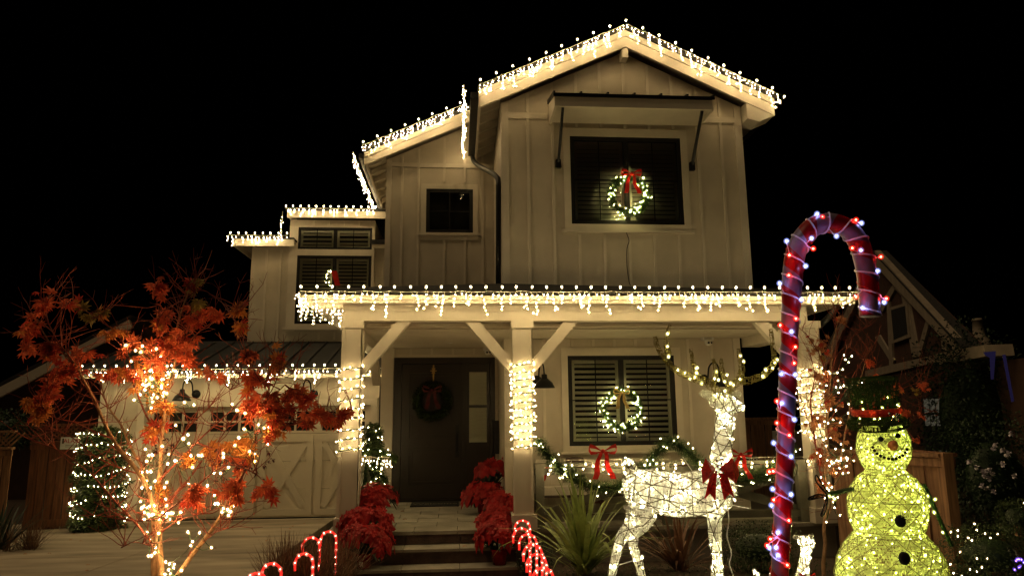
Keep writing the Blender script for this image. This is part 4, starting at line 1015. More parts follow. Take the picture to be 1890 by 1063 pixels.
for row_ in ([(607, 8.3), (575, 7.6), (562, 7.2), (502, 6.7), (474, 6.3)],):
    q.tube([at(x+14, 1090, Y) for x, Y in row_], .006, 4)

# ================================================================== GRASSES AND FLAX
def blades(mb, c, n, L0, L1, w_, spread, mi=0, stiff=.5, k=5, dirs=None):
    for _ in range(n):
        a = rnd(0, 2*PI); e = rnd(*spread); d = Vector((math.cos(a)*math.cos(e), math.sin(a)*math.cos(e), math.sin(e))); Lb = rnd(L0, L1)
        p = Vector(c)+Vector((rnd(-1, 1), rnd(-1, 1), 0))*.06; s_ = d.cross(Vector((0, 0, 1))).normalized(); vs = []
        fold = random.random() < .25
        for i in range(k+1):
            t_ = i/k; ww_ = w_*(1-t_**2.2)*(.6+.8*min(1, t_*3))*.5+.001
            vs += [p-s_*ww_, p+s_*ww_]; p = p+d*Lb/k; d = (d+Vector((0, 0, -1))*(.55*(1-stiff)*(1+(2.5 if fold and t_ > .5 else 0)))*(.3+t_)*.45).normalized()
        mb.add(vs, [(2*i, 2*i+1, 2*i+3, 2*i+2) for i in range(k)], mi)
def flax(label, px, py, Y, n, L0, L1, mt, w_=.045, sp=(.6, 1.5), st_=.15):
    c = at(px, py, Y); c.z = zy(Y); t = thing('flax_plant', c, label, 'plant', 'strap leaved flax plants in the bed')
    for i in range(n):
        q = MB(); blades(q, c, 1, L0, L1, w_*rnd(.7, 1.2), sp, 0, st_, 7); obj('blade', q, M[mt], t)
flax('large green and yellow striped flax plant in front of the porch railing', 1075, 1045, 8.6, 90, .6, 1.3, 'flax', .05)
flax('bronze brown flax plant under the deer belly', 1255, 1040, 8.7, 60, .5, 1.1, 'flaxr', .035, (.4, 1.5), .1)
for (px, Y, n, l) in ((560, 7.6, 900, 'tuft of fine reddish ornamental grass around the left red canes'), (5, 11.0, 260, 'tuft of fine grass at the far left by the fence'), (640, 8.3, 500, 'low tuft of fine grass below the left poinsettias')):
    c = at(px, 1000, Y); c.z = (zy(Y) if px > 300 else .25); q = MB()
    for _ in range(8): blades(q, c+Vector((rnd(-.4, .35), rnd(-.25, .25), -.02)), n//8, .3, .62, .006, (.5, 1.5), 0, .6, 5)
    tag(obj('ornamental_grass', q, M['grassy'], None), l, 'grass tuft')
q = MB(); c = at(8, 920, 11.2); blades(q, (c.x, c.y, .25), 40, .4, 1.0, .03, (.3, 1.3), 0, .5, 6); tag(obj('strap_plant', q, M['dkleaf'], None), 'dark strap leaved plant at the left edge before the fence', 'plant')

# small shrubs: volumes filled with leaves
def bush(label, c, rx, ry, rz_, n, mt, name='shrub', cat='shrub', L_=.035, core=True, group=None, lights=0, lm='e_warm', sprig=0):
    c = Vector(c); t = thing(name, c-Vector((0, 0, rz_)), label, cat, group)
    q = MB()
    for _ in range(int(n*1.7)):
        d = rv(); rr = rnd(.3, 1.0)**.5*(1+.22*noise.noise(d*2.3+c)+.10*noise.noise(d*7+c)); p = c+Vector((d.x*rx, d.y*ry, d.z*rz_))*rr
        leafcard(q, p, (d+rv()*.9), L_*rnd(.7, 1.4), L_*.6, 0, .2)
    obj('foliage', q, M[mt], t, kind='stuff')
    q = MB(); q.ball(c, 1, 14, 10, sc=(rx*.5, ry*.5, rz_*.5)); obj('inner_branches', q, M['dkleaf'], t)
    q = MB(); q.tube([c-Vector((0, 0, rz_*1.02)), c], .03, 6); obj('stem', q, M['bark'], t)
    if lights:
        q = MB()
        for _ in range(lights):
            d = rv(); d.y = -abs(d.y); p = c+Vector((d.x*rx, d.y*ry, d.z*rz_))*1.03; spark(q, p, .0075)
        obj('small_bulbs', q, M[lm], t, True, kind='stuff')
    return t
p = at(1400, 1010, 8.3); bush('low dark green shrub with tiny red flowers between deer and candy cane', (p.x, 8.3, p.z), .55, .45, .30, 2600, 'hedge', L_=.03)
p = at(1845, 1020, 6.4); bush('clipped low green hedge with scattered lights at the right edge', (p.x+.05, 6.6, p.z-.05), .48, .4, .30, 2600, 'hedge', L_=.028, lights=16)
p = at(1890, 960, 6.0); bush('bush at the right edge above the lit hedge', (p.x+.1, 6.2, p.z), .16, .2, .16, 700, 'hedge', L_=.028, lights=2)
p = at(975, 985, 9.6); bush('small dark shrub behind the right row of red canes', (p.x+.08, 9.4, .32), .25, .25, .22, 900, 'dkleaf', L_=.03)
# topiary column left with spiral lights
def topiary(label, px, Y, z0, z1, rad, n, turns, nb):
    c = at(px, 850, Y); t = thing('topiary', (c.x, Y, z0), label, 'topiary', 'lit topiaries beside the house')
    q = MB()
    for _ in range(n):
        z = rnd(0, 1); a = rnd(0, 2*PI); rr = rad*(.92+.16*noise.noise(Vector((math.cos(a)*2, math.sin(a)*2, z*5)))+.10*math.sin(z*turns*2*PI+a))*rnd(.8, 1.06)
        if z > .93: rr *= (1-z)/.07*.8+.2
        p = Vector((c.x+math.cos(a)*rr, Y+math.sin(a)*rr, z0+z*(z1-z0))); leafcard(q, p, Vector((math.cos(a), math.sin(a), rnd(-.5, .8)))+rv()*.6, rnd(.05, .09), .05, 0, .3)
    obj('foliage', q, M['ivy'], t, kind='stuff')
    q = MB(); q.tube([(c.x, Y, z0), (c.x, Y, z1-.1)], rad*.78, 12); obj('inner_branches', q, M['dkleaf'], t)
    q = MB(); w_ = MB(); P = [Vector((c.x+math.cos(a)*rad*1.04, Y+math.sin(a)*rad*1.04, z0+.15+(z1-z0-.2)*a/(2*PI*turns)+.04*math.sin(a*2.3))) for a in [i*.12 for i in range(int(2*PI*turns/.12))]]
    for p in resample(P, .085):
        if random.random() < .80+.3*math.sin(p.z*5+p.x*7): spark(q, p+rv()*.018, .0105)
    w_.tube(P, .005, 4); obj('wire', w_, M['gwire'], t); obj('small_bulbs', q, M['e_ivy'], t, True, kind='stuff')
topiary('broad clipped ivy column wound with lights by the garage corner', 190, 13.3, .2, 1.98, .42, 5200, 7, 80)
topiary('slim lit topiary on the porch behind the left post', 688, 12.6, FZ, 2.0, .15, 1800, 7, 60)

# ================================================================== FENCES
def fence(label, pts, z0, z1, mt, bw_=.145, rails=True, lattice=0, endpost=False, group='redwood fences beside the house', nm='board_fence'):
    """pts: world XY pairs"""
    A, B = Vector((*pts[0], 0)), Vector((*pts[1], 0)); t = thing(nm, (A.x, A.y, z0), label, 'fence', group); Ln = (B-A).length; d = (B-A).normalized()
    n = int(Ln/bw_); nr = Vector((d.y, -d.x, 0)); 
    if nr.y > 0: nr = -nr
    for i in range(n):
        a = A+d*(i*bw_+.007); b = A+d*((i+1)*bw_-.007); q = MB(); o_ = nr*(.02*(i % 2)+rnd(0, .006))
        q.poly([a+o_+Vector((0, 0, z0)), b+o_+Vector((0, 0, z0)), b+o_+Vector((0, 0, z1)), a+o_+Vector((0, 0, z1))], -nr*.02); obj('board', q, M[mt], t)
    q = MB(); q.bar(A+nr*.02+Vector((0, 0, z1+.02)), B+nr*.02+Vector((0, 0, z1+.02)), .11, .04); obj('cap_rail', q, M[mt], t)
    q = MB(); q.bar(A+nr*.03+Vector((0, 0, z1-.06)), B+nr*.03+Vector((0, 0, z1-.06)), .03, .09); obj('rail', q, M[mt], t)
    q = MB(); q.bar(A+nr*.03+Vector((0, 0, z0+.1)), B+nr*.03+Vector((0, 0, z0+.1)), .03, .12); obj('rail', q, M[mt], t)
    if endpost:
        e = B+nr*.02; q = MB(); q.box(e.x-.02, e.x+.10, e.y-.06, e.y+.06, z0-.1, z1+.05); obj('fence_post', q, M[mt], t)
    if lattice:
        zl0, zl1 = z1+.06, z1+.06+lattice
        k = 0
        while k*.085 < Ln:
            for sg in (1, -1):
                a = A+d*(k*.085); b = a+d*lattice*sg; q = MB(); q.bar(a+Vector((0, 0, zl0))+nr*.008*sg, b+Vector((0, 0, zl1))+nr*.008*sg, .006, .028, up=(0, 0, 1)); obj('lattice_slat', q, M[mt], t)
            k += 1
        q = MB(); q.bar(A+Vector((0, 0, zl1+.02)), B+Vector((0, 0, zl1+.02)), .09, .04); obj('cap_rail', q, M[mt], t)
    return t
a = at(-40, 800, 13.2); b = at(42, 800, 13.2); c = at(150, 800, 13.6)
fence('weathered redwood gate section at the far left edge with lattice top', ((a.x, 13.0), (b.x, 13.0)), .22, 1.62, 'fence2', lattice=.22)
fence('dark redwood fence panel with lattice top behind the ivy column', ((b.x+.05, 13.4), (c.x+.25, 13.6)), .22, 1.70, 'fence', lattice=.24)
# alarm sign
sp_ = at(133, 819, 13.35); sg = thing('alarm_sign', sp_, 'small white alarm sign with red letters on the left fence', 'sign')
q = MB(); q.box(sp_.x-.19, sp_.x+.19, 13.33, 13.34, sp_.z-.09, sp_.z+.12); obj('plate', q, M['tag'], sg)
def text(body, size, loc, mt, par, rotx=90, name='lettering', ext=.002):
    c_ = bpy.data.curves.new(name, 'FONT'); c_.body = body; c_.size = size; c_.align_x = 'CENTER'; c_.extrude = ext; c_.materials.append(M[mt])
    o = tomesh(c_, name); o.parent = par; o.location = Vector(loc)-origin(par); o.rotation_euler = (R(rotx), 0, 0); return o
text('ALARM', .105, (sp_.x+.03, 13.326, sp_.z+.02), 'signred', sg)
q = MB(); q.box(sp_.x-.16, sp_.x-.13, 13.322, 13.329, sp_.z+.01, sp_.z+.10); q.box(sp_.x-.1, sp_.x+.15, 13.324, 13.329, sp_.z-.02, sp_.z-.012); q.box(sp_.x-.1, sp_.x+.15, 13.324, 13.329, sp_.z-.05, sp_.z-.042); obj('printed_marks', q, M['framew'], sg)
# right fences
fence('redwood fence far behind the porch end, right of the window wall', ((5.0, 13.6), (6.3, 13.6)), .3, 1.98, 'fence2')
a = at(1560, 860, 8.6); b = at(1752, 860, 7.6)
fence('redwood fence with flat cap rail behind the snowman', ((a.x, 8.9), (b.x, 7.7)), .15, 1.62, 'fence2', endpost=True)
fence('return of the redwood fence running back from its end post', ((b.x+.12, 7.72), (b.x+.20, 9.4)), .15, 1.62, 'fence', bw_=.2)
# outlet plate on the far fence
pp = at(1436, 808, 13.5); q = MB(); q.box(pp.x-.10, pp.x+.10, 13.50, 13.53, pp.z-.12, pp.z+.14); tag(obj('number_plate', q, M['tag'], None), 'small white plate fixed to the far redwood fence', 'plate')
q = MB(); q.box(pp.x-.04, pp.x+.0, 13.49, 13.499, pp.z-.05, pp.z+.08); obj('mark', q, M['bw'], bpy.data.objects['number_plate'])

# ================================================================== WIRE ANIMALS AND SNOWMAN
def loft(mb, C, RX, RZ, side, n=14, mi=0):
    """tube with elliptical sections: RX in-plane radius, RZ radius along `side`"""
    C = [Vector(c) for c in C]; side = Vector(side).normalized(); k = len(C); vs = []
    for i in range(k):
        t = (C[min(i+1, k-1)]-C[max(i-1, 0)]).normalized(); u = side.cross(t).normalized()
        for j in range(n): a = 2*PI*j/n; vs.append(C[i]+u*math.cos(a)*RX[i]+side*math.sin(a)*RZ[i])
    mb.add(vs, [(i*n+j, i*n+(j+1) % n, (i+1)*n+(j+1) % n, (i+1)*n+j) for i in range(k-1) for j in range(n)]+[tuple(range(n))[::-1], tuple((k-1)*n+j for j in range(n))], mi)
def loftpt(C, RX, RZ, side, s_, a, ex=1.0):
    k = len(C)-1; s_ = max(0, min(.9999, s_))*k; i = int(s_); f = s_-i; C0, C1 = Vector(C[i]), Vector(C[i+1]); c = C0.lerp(C1, f)
    t = (C1-C0).normalized(); u = Vector(side).cross(t).normalized(); rx = RX[i]*(1-f)+RX[i+1]*f; rz_ = RZ[i]*(1-f)+RZ[i+1]*f
    return c+u*math.cos(a)*rx*ex+Vector(side)*math.sin(a)*rz_*ex
def fused(name, mb, mt, parent, vox):
    """one continuous skin out of overlapping limbs"""
    off = origin(parent); mb.v = [(x-off.x, y-off.y, z-off.z) for x, y, z in mb.v]
    me = mb.mesh(name, M[mt], True); o = link(name, me, parent)
    r = o.modifiers.new('r', 'REMESH'); r.mode = 'VOXEL'; r.voxel_size = vox; s_ = o.modifiers.new('s', 'SMOOTH'); s_.iterations = 3; s_.factor = .5
    bpy.context.view_layer.update(); dg = bpy.context.evaluated_depsgraph_get(); m2 = bpy.data.meshes.new_from_object(o.evaluated_get(dg)); o.modifiers.clear(); o.data = m2
    m2.materials.clear(); m2.materials.append(M[mt]); m2.polygons.foreach_set('use_smooth', [True]*len(m2.polygons)); return o
SIDE = Vector((0, 1, 0))
def deer(T, Y, s, label, bvol, antlers=True, cat='deer figure', legs=True, nb=1.0, emi='e_deer', br=.0105):
    """T maps the figure's own (pixel-like) profile to world; s = metres per profile unit"""
    base = T(1240, 1110); t = thing('wire_deer', base, label, cat)
    def W(pts, dy=0): return [T(x, y)+SIDE*dy for x, y in pts]
    L_ = []   # lofts: (C,RX,RZ)
    body = ([(1151, 898), (1158, 897), (1175, 900), (1205, 905), (1240, 912), (1275, 912), (1310, 908), (1335, 903), (1350, 898)], [10, 26, 33, 36, 38, 39, 41, 36, 18], [10, 26, 32, 34, 34, 34, 34, 28, 14])
    neck = ([(1322, 905), (1326, 880), (1330, 850), (1334, 815), (1337, 785), (1338, 760)], [40, 29, 21, 17.5, 16, 16], [26, 22, 18, 16, 14, 14])
    head = ([(1310, 742), (1322, 741), (1338, 744), (1352, 747), (1364, 751), (1371, 754)], [7, 17, 20, 16, 11, 6], [7, 15, 17, 14, 10, 6])
    for p_, rx, rz_ in (body, neck, head): L_.append((W(p_), [a*s for a in rx], [a*s for a in rz_]))
    tail = ([(1158, 868), (1168, 862), (1160, 852), (1150, 846)], [7, 10, 9, 3], [5, 7, 6, 2]); L_.append((W(tail[0]), [a*s for a in tail[1]], [a*s for a in tail[2]]))
    legset = [([(1178, 935), (1176, 955), (1160, 975), (1143, 990), (1137, 1010), (1130, 1040), (1122, 1075), (1118, 1108)], [36, 30, 20, 13, 11, 9.5, 8, 9], -16),
              ([(1192, 935), (1194, 955), (1185, 975), (1172, 990), (1172, 1010), (1182, 1040), (1190, 1075), (1196, 1108)], [32, 26, 17, 12, 11, 10, 9, 10], 16),
              ([(1318, 930), (1314, 955), (1314, 985), (1318, 1015), (1322, 1045), (1326, 1080), (1328, 1108)], [28, 16, 13.5, 12, 11, 10, 11], -14),
              ([(1326, 930), (1326, 955), (1326, 985), (1328, 1015), (1326, 1045), (1322, 1080), (1318, 1108)], [26, 14, 12, 11, 10, 9, 10], 14)]
    if legs:
        for p_, rx, dy in legset: L_.append((W(p_, dy*s*.8), [a*s*.8 for a in rx], [a*s*.7 for a in rx]))
    q = MB()
    for C, rx, rz_ in L_: loft(q, C, rx, rz_, SIDE)
    fused('body', q, 'gz_deer', t, .011 if s > .003 else .008)
    # ears
    for e, dy in (([(1318, 738), (1306, 729), (1292, 726), (1286, 727)], -12), ([(1348, 736), (1358, 729), (1368, 725), (1372, 727)], 8)):
        q = MB(); loft(q, W(e, dy*s), [4*s, 9*s, 7*s, 1.5*s], [3*s, 5*s, 4*s, 1*s], SIDE, 10); obj('ear', q, M['gz_deer'], t, True)
    # frame wires: hoops and crossing diagonals
    q = MB()
    for idx, (C, rx, rz_) in enumerate(L_):
        k = len(C); main = idx < 2
        nh = (7 if idx == 0 else 9 if idx == 1 else 5)
        for h_ in range(nh):
            s0 = (h_+.5)/nh; q.tube([loftpt(C, rx, rz_, SIDE, s0+(.05*math.sin(a) if main else 0), a, 1.035) for a in [2*PI*j/16 for j in range(17)]], .85*s, 4, caps=False)
        m_ = (7 if idx == 0 else 4 if idx < 3 else 2)
        for d_ in (1, -1):
            for j in range(m_):
                a0 = 2*PI*j/m_+.4; q.tube([loftpt(C, rx, rz_, SIDE, i/24, a0+d_*i/24*(4.2 if idx == 0 else 5), 1.04) for i in range(1, 25)], .85*s, 4, caps=False)
        if idx == 0:
            for a0 in (-2.4, -1.9, -1.3, -.8): q.tube([loftpt(C, rx, rz_, SIDE, i/24, a0, 1.045) for i in range(25)], .8*s, 4, caps=False)
    obj('wire_frame', q, M['framew'], t, kind='stuff')
    # thread wraps proud of the skin
    q = MB()
    for idx, (C, rx, rz_) in enumerate(L_):
        nw = [150, 100, 40, 15][min(idx, 3)] if idx < 4 else 46
        for _ in range(nw):
            s0 = rnd(.0, 1); a0 = rnd(0, 2*PI); ds = rnd(-.10, .10); q.tube([loftpt(C, rx, rz_, SIDE, s0+ds*j/6, a0+j*.32, 1.025) for j in range(7)], .55*s, 3, caps=False)
    obj('threads', q, M['white'], t, kind='stuff')
    q = MB()
    for idx, (C, rx, rz_) in enumerate(L_):
        nw = int(([80, 30, 14, 4][idx] if idx < 4 else 11)*nb)
        for _ in range(nw):
            a = rnd(0, 2*PI) if idx > 3 else rnd(-PI, 0)+rnd(-.4, .4); ex = .86 if random.random() < .6 else 1.06
            spark(q, loftpt(C, rx, rz_, SIDE, rnd(.03, .97), a, ex), br*rnd(.6, 1.05))
    obj('small_bulbs', q, M[emi], t, True, kind='stuff')
    if antlers:
        AN = [([(1325, 735), (1323, 727), (1304, 708), (1279, 698), (1256, 689), (1240, 679), (1223, 661), (1211, 642), (1206, 622)], 8.5, -10), ([(1226, 667), (1230, 650), (1227, 628), (1234, 600)], 6.5, -10),
              ([(1296, 705), (1283, 690), (1276, 667), (1272, 644)], 6, -8), ([(1305, 712), (1317, 697), (1316, 680), (1312, 662)], 6, -12),
              ([(1343, 733), (1347, 722), (1355, 710), (1368, 704), (1389, 701), (1410, 693), (1426, 680), (1434, 664), (1431, 640), (1427, 606)], 8.5, 10), ([(1350, 712), (1340, 695), (1335, 680), (1334, 661)], 6, 8), ([(1366, 704), (1374, 684), (1371, 662), (1367, 642)], 6.5, 12)]
        q = MB(); wf = MB(); bl = MB()
        for k_, (p_, r0, dy) in enumerate(AN):
            C = smoothpath([T(x, y)+SIDE*dy*s for x, y in p_], 4); n_ = len(C); rr = [r0*s*(1-.62*(i/(n_-1))**1.5) for i in range(n_)]
            a_ = MB(); loft(a_, C, rr, rr, SIDE, 10); obj('antler', a_, M['gz_ant'], t, True)
            for d_ in (1, -1):
                for j in range(3): wf.tube([loftpt(C, rr, rr, SIDE, i/30, j*2.1+d_*i*.5, 1.06) for i in range(31)], .9*s, 3, caps=False)
            for _ in range(max(3, int(n_*.24))): spark(bl, loftpt(C, rr, rr, SIDE, rnd(.03, .8), rnd(-PI, 0), rnd(.3, 1.15)), br*1.0)
        obj('antler_wire', wf, M['gz_ant'], t, kind='stuff'); obj('antler_bulbs', bl, M['e_gold'], t, True, kind='stuff')
    return t, L_
DY = 5.5
DD = deer(lambda x, y: at(x, y, DY), DY, DY/1290, 'large standing deer of lit white thread and wire with gold antlers', 0)
dt = DD[0]
# chest bow with bells
p = at(1322, 869, DY-.24); t = thing('bow', p, 'large glittery red bow with silver bells on the lit deer chest', 'bow'); 
s_ = .135
for sg_ in (-1, 1):
    q = MB(); T_ = lambda u, v, w_=0: p+Vector((u*sg_*s_, -w_*s_, v*s_))
    q.add([T_(.1, .15, .2), T_(.75, .75, .5), T_(1.05, .1, .6), T_(.95, -.65, .4), T_(.25, -.1, .3), T_(.6, .05, .95)], [(0, 1, 5), (1, 2, 5), (2, 3, 5), (3, 4, 5), (4, 0, 5), (0, 4, 3, 2, 1)]); obj('loop', q, M['redtin'], t)
    q = MB(); q.add([T_(.05, -.1, .2), T_(.45, -.1, .35), T_(.85, -1.45, .3), T_(.55, -1.15, .35), T_(.25, -1.5, .3)], [(0, 1, 2, 3), (0, 3, 4)]); q.add([T_(.05, -.1, .15), T_(.45, -.1, .3), T_(.85, -1.45, .25), T_(.55, -1.15, .3), T_(.25, -1.5, .25)], [(3, 2, 1, 0), (4, 3, 0)]); obj('tail', q, M['redtin'], t)
for (u, v) in ((-.1, .3), (.12, .45), (.05, .15), (-.2, 0), (.2, -.05), (.0, -.25), (.15, .65), (-.15, .6)):
    q = MB(); q.ball(p+Vector((u*s_, -.07, v*s_)), .011, 8, 6); obj('bell', q, M['silver'], t, True)
# guy lines and lead cord
q = MB(); q.tube([at(1349, 931, DY-.1), at(1382, 938, DY-.4)], .004, 4); q.tube([at(1350, 894, DY), at(1372, 897, DY-.2)], .004, 4); q.tube([at(1277, 868, DY), at(1260, 843, DY+.2)], .004, 4); q.tube([at(1136, 1044, DY), at(1171, 1033, DY)], .004, 4); obj('guy_line', q, M['white'], dt)
q = MB(); q.tube(smoothpath([at(x, y, DY-.12) for x, y in ((1343, 930), (1345, 960), (1342, 990), (1350, 1020), (1346, 1040), (1353, 1062), (1358, 1100))], 5), .0045, 4); obj('lead_cord', q, M['white'], dt)
# fawn: same figure at about half size, mostly below the frame
FY = 4.9
deer(lambda x, y: at(1390+(x-1152)*.52, 1056+(y-850)*.54, FY), FY, FY/1290*.53, 'small lit white thread fawn peeking up behind the candy cane post', 0, antlers=False, nb=.7, br=.009)
p = at(1489, 1064, FY-.15); t = thing('bow', p, 'small red bow on the fawn neck at the bottom edge', 'bow'); bow(t, p, .055, tails=False)

# --- snowman
SY = 5.1; ks = SY/1290
sb = at(1650, 1112, SY); sn = thing('lit_snowman', sb, 'lit yellow green thread snowman with black top hat and carrot nose', 'snowman figure')
def sph(px, py): return at(px, py, SY)
balls = [((1646, 1062), 106, 92, 60), ((1643, 922), 76, 64, 50), ((1629, 822), 54, 51, 44)]
prof = [(1108, 92), (1090, 104), (1060, 108), (1030, 101), (1005, 88), (988, 72), (980, 66), (968, 72), (945, 77), (920, 77), (900, 71), (882, 58), (872, 44), (866, 38), (858, 43), (845, 51), (828, 54), (810, 52), (795, 46), (785, 38)]
prof = [(y_, r_*.885) for y_, r_ in prof]
def cxp(y): return 1628+ (y-785)*.062
q = MB(); n = 40; vs = []
for (y, r_) in prof:
    c = sph(cxp(y), y)
    for j in range(n):
        a = 2*PI*j/n; rr = r_*ks*(1+.015*noise.noise(Vector((math.cos(a)*3, math.sin(a)*3, y*.1)))); vs.append(c+Vector((math.cos(a)*rr, math.sin(a)*rr*.92, 0)))
q.add(vs, [(i*n+j, i*n+(j+1) % n, (i+1)*n+(j+1) % n, (i+1)*n+j) for i in range(len(prof)-1) for j in range(n)]+[tuple(range(n))[::-1], tuple((len(prof)-1)*n+j for j in range(n))])
obj('body', q, M['gz_snow'], sn, True)
def sp(y, a, ex=1.0):
    for (y1, r1), (y0, r0) in zip(prof, prof[1:]):
        if y0 <= y <= y1: r_ = r0+(r1-r0)*(y-y0)/(y1-y0); break
    else: r_ = prof[0][1]
    c = sph(cxp(y), y); return c+Vector((math.cos(a)*r_*ks*ex, math.sin(a)*r_*ks*.92*ex, 0))
q = MB()
for d_ in (1, -1):
    for (ya, yb, m_, tw_) in ((1106, 984, 17, 1.5), (976, 872, 15, 1.5), (862, 790, 11, 1.2)):
        for j in range(m_): q.tube([sp(ya+(yb-ya)*i/16, 2*PI*j/m_+d_*tw_*i/16+.3, 1.025) for i in range(17)], .0022, 4, caps=False)
for y in (1060, 986, 978, 922, 874, 864, 828): q.tube([sp(y, a, 1.02) for a in [2*PI*j/40 for j in range(41)]], .0024, 4, caps=False)
M['snowwire'] = mat('snowman_frame_wire', (.26, .24, .12), .5, .2)
obj('wire_frame', q, M['snowwire'], sn, kind='stuff')
q = MB()
for _ in range(900):
    y = rnd(788, 1105); a = rnd(-PI, 0)+rnd(-.3, .3); dy_ = rnd(-9, 9); q.tube([sp(min(1106, max(786, y+dy_*j/5)), a+j*.11, rnd(1.0, 1.03)) for j in range(6)], .0020, 3, caps=False)
m_, nt_, b_ = mk('snow_thread'); b_.inputs['Base Color'].default_value = (.75, .8, .35, 1); M['snowthread'] = m_
obj('threads', q, M['snowthread'], sn, kind='stuff')
q = MB()
for _ in range(260):
    y = rnd(790, 1104); spark(q, sp(y, rnd(-PI-.2, .2), random.choice((.5, .8, .85, .9) if y < 865 else (.55, .8, .9, .9, .96, 1.03))), .0075*rnd(.7, 1.2))
obj('small_bulbs', q, M['e_snow'], sn, True, kind='stuff')
def front(px, py, ex=1.0):
    """where the line of sight to this spot meets the snowman's front"""
    r_ = .1
    for (y1, r1), (y0, r0) in zip(prof, prof[1:]):
        if y0 <= py <= y1: r_ = (r0+(r1-r0)*(py-y0)/(y1-y0))*ks; break
    c = sph(cxp(py), py); Y_ = c.y-r_
    for _ in range(8): p = at(px, py, Y_); dx_ = min(abs(p.x-c.x), r_*.97); Y_ = c.y-math.sqrt(r_*r_-dx_*dx_)*.92*ex
    return at(px, py, Y_)
for (x, y) in ((1663, 961), (1670, 1030)):
    q = MB(); q.lathe(front(x, y, 1.03), [(0, .014), (.026, .012), (.042, .004), (.043, -.01), (0, -.012)], 18, axis=(.15, -1, .05)); obj('button', q, M['bw'], sn, True)
for (x, y, r_) in ((1626, 810, .019), (1657, 804, .019)): q = MB(); q.ball(front(x, y, 1.03), r_, 10, 7); obj('eye', q, M['black'], sn, True)
nb_ = front(1648, 822, 1.0); q = MB(); q.lathe(nb_, [(.036, -.02), (.034, .01), (.022, .06), (.008, .10), (0, .105)], 12, axis=(-.42, -1, .35)); obj('nose', q, M['carrot'], sn, True)
for (x, y) in ((1611, 825), (1614, 831), (1619, 837), (1625, 841), (1632, 844), (1640, 846), (1647, 847), (1654, 846), (1660, 843), (1666, 840), (1671, 835), (1674, 829)):
    q = MB(); q.ball(front(x, y, 1.05), .0112, 8, 6); obj('mouth_dot', q, M['bw'], sn, True)
# hat tilted
hx = at(1620, 783, SY); tilt = Vector((-.10, -.10, 1)).normalized()
q = MB(); q.lathe(hx, [(.0, -.018), (.18, -.034), (.208, -.018), (.212, .02), (.195, .042), (.15, .05), (0, .05)], 32, axis=tilt); hb = obj('hat_brim', q, M['hattin'], sn, True)
q = MB(); q.lathe(hx, [(.150, .04), (.158, .16), (.176, .33), (.172, .345), (0, .347)], 32, axis=tilt); hc_ = obj('hat_crown', q, M['hattin'], sn, True)
q = MB(); q.lathe(hx, [(.154, .075), (.172, .078), (.174, .125), (.158, .13)], 32, axis=tilt); obj('hat_band', q, M['redtin'], sn, True)
rot = Vector((0, 0, 1)).rotation_difference(tilt)
q = MB()
for _ in range(1500):
    a = rnd(0, 2*PI); z = rnd(-.02, .35); rr = .152+.07*z if z > .05 else rnd(.17, .228); 
    if .07 < z < .13: continue
    p = hx+(rot @ Vector((math.cos(a)*rr, math.sin(a)*rr, z))); e = p+(rot @ (Vector((math.cos(a), math.sin(a), rnd(-.6, .6)))+rv()*.6)).normalized()*rnd(.012, .028); s2 = rv()*.0025; q.add([p-s2, p+s2, e], [(0, 1, 2)])
obj('hat_tinsel', q, M['hatfrill'], sn, kind='stuff')
q = MB()
for _ in range(22): a = rnd(-PI, 0); z = rnd(.0, .22); spark(q, hx+(rot @ Vector((math.cos(a)*.155, math.sin(a)*.155, z))), .006)
obj('hat_bulbs', q, M['e_snow'], sn, True, kind='stuff')
for _ in range(7): q = MB(); q.ball(at(1653+rnd(-12, 12), 769+rnd(-7, 6), SY-.19), .011, 8, 6); obj('hat_bell', q, M['silver'], sn, True)
# arms
def arm(pts, r, nm='arm'):
    P = smoothpath([at(x, y, Y) for x, y, Y in pts], 5); q = MB(); q.tube(P, r*.6, 8)
    for p in resample(P, .006):
        for _ in range(5): d_ = rv(); s2 = d_.orthogonal().normalized()*.003; q.add([p-s2, p+s2, p+d_*r*1.4], [(0, 1, 2)])
    return obj(nm, q, M['tinselg'] if 0 else M['gwire'], sn)
arm([(1574, 902, SY-.1), (1555, 906, SY-.15), (1530, 912, SY-.2)], .026); arm([(1705, 893, SY), (1720, 925, SY-.03), (1735, 960, SY-.06), (1757, 1008, SY-.1)], .024)
for pts in ([(1528, 913), (1515, 900), (1505, 885), (1507, 876), (1516, 890), (1528, 908)], [(1528, 914), (1510, 912), (1493, 918), (1495, 922), (1512, 918), (1528, 917)], [(1527, 914), (1520, 935), (1515, 950), (1520, 950), (1526, 935), (1528, 915)]):
    q = MB(); P = smoothpath([at(x, y, SY-.2) for x, y in pts], 4); q.tube(P, .005, 5)
    for _ in range(14): a = random.choice(P); b = random.choice(P); q.tube([a, b], .0022, 3, caps=False)
    obj('twig_finger', q, M['black'], sn)
q = MB()
for (x, y) in ((1531, 915), (1540, 920), (1726, 921), (1724, 945), (1740, 982)): spark(q, at(x, y, SY-.2), .009)
obj('arm_bulbs', q, M['e_snow'], sn, True, kind='stuff')

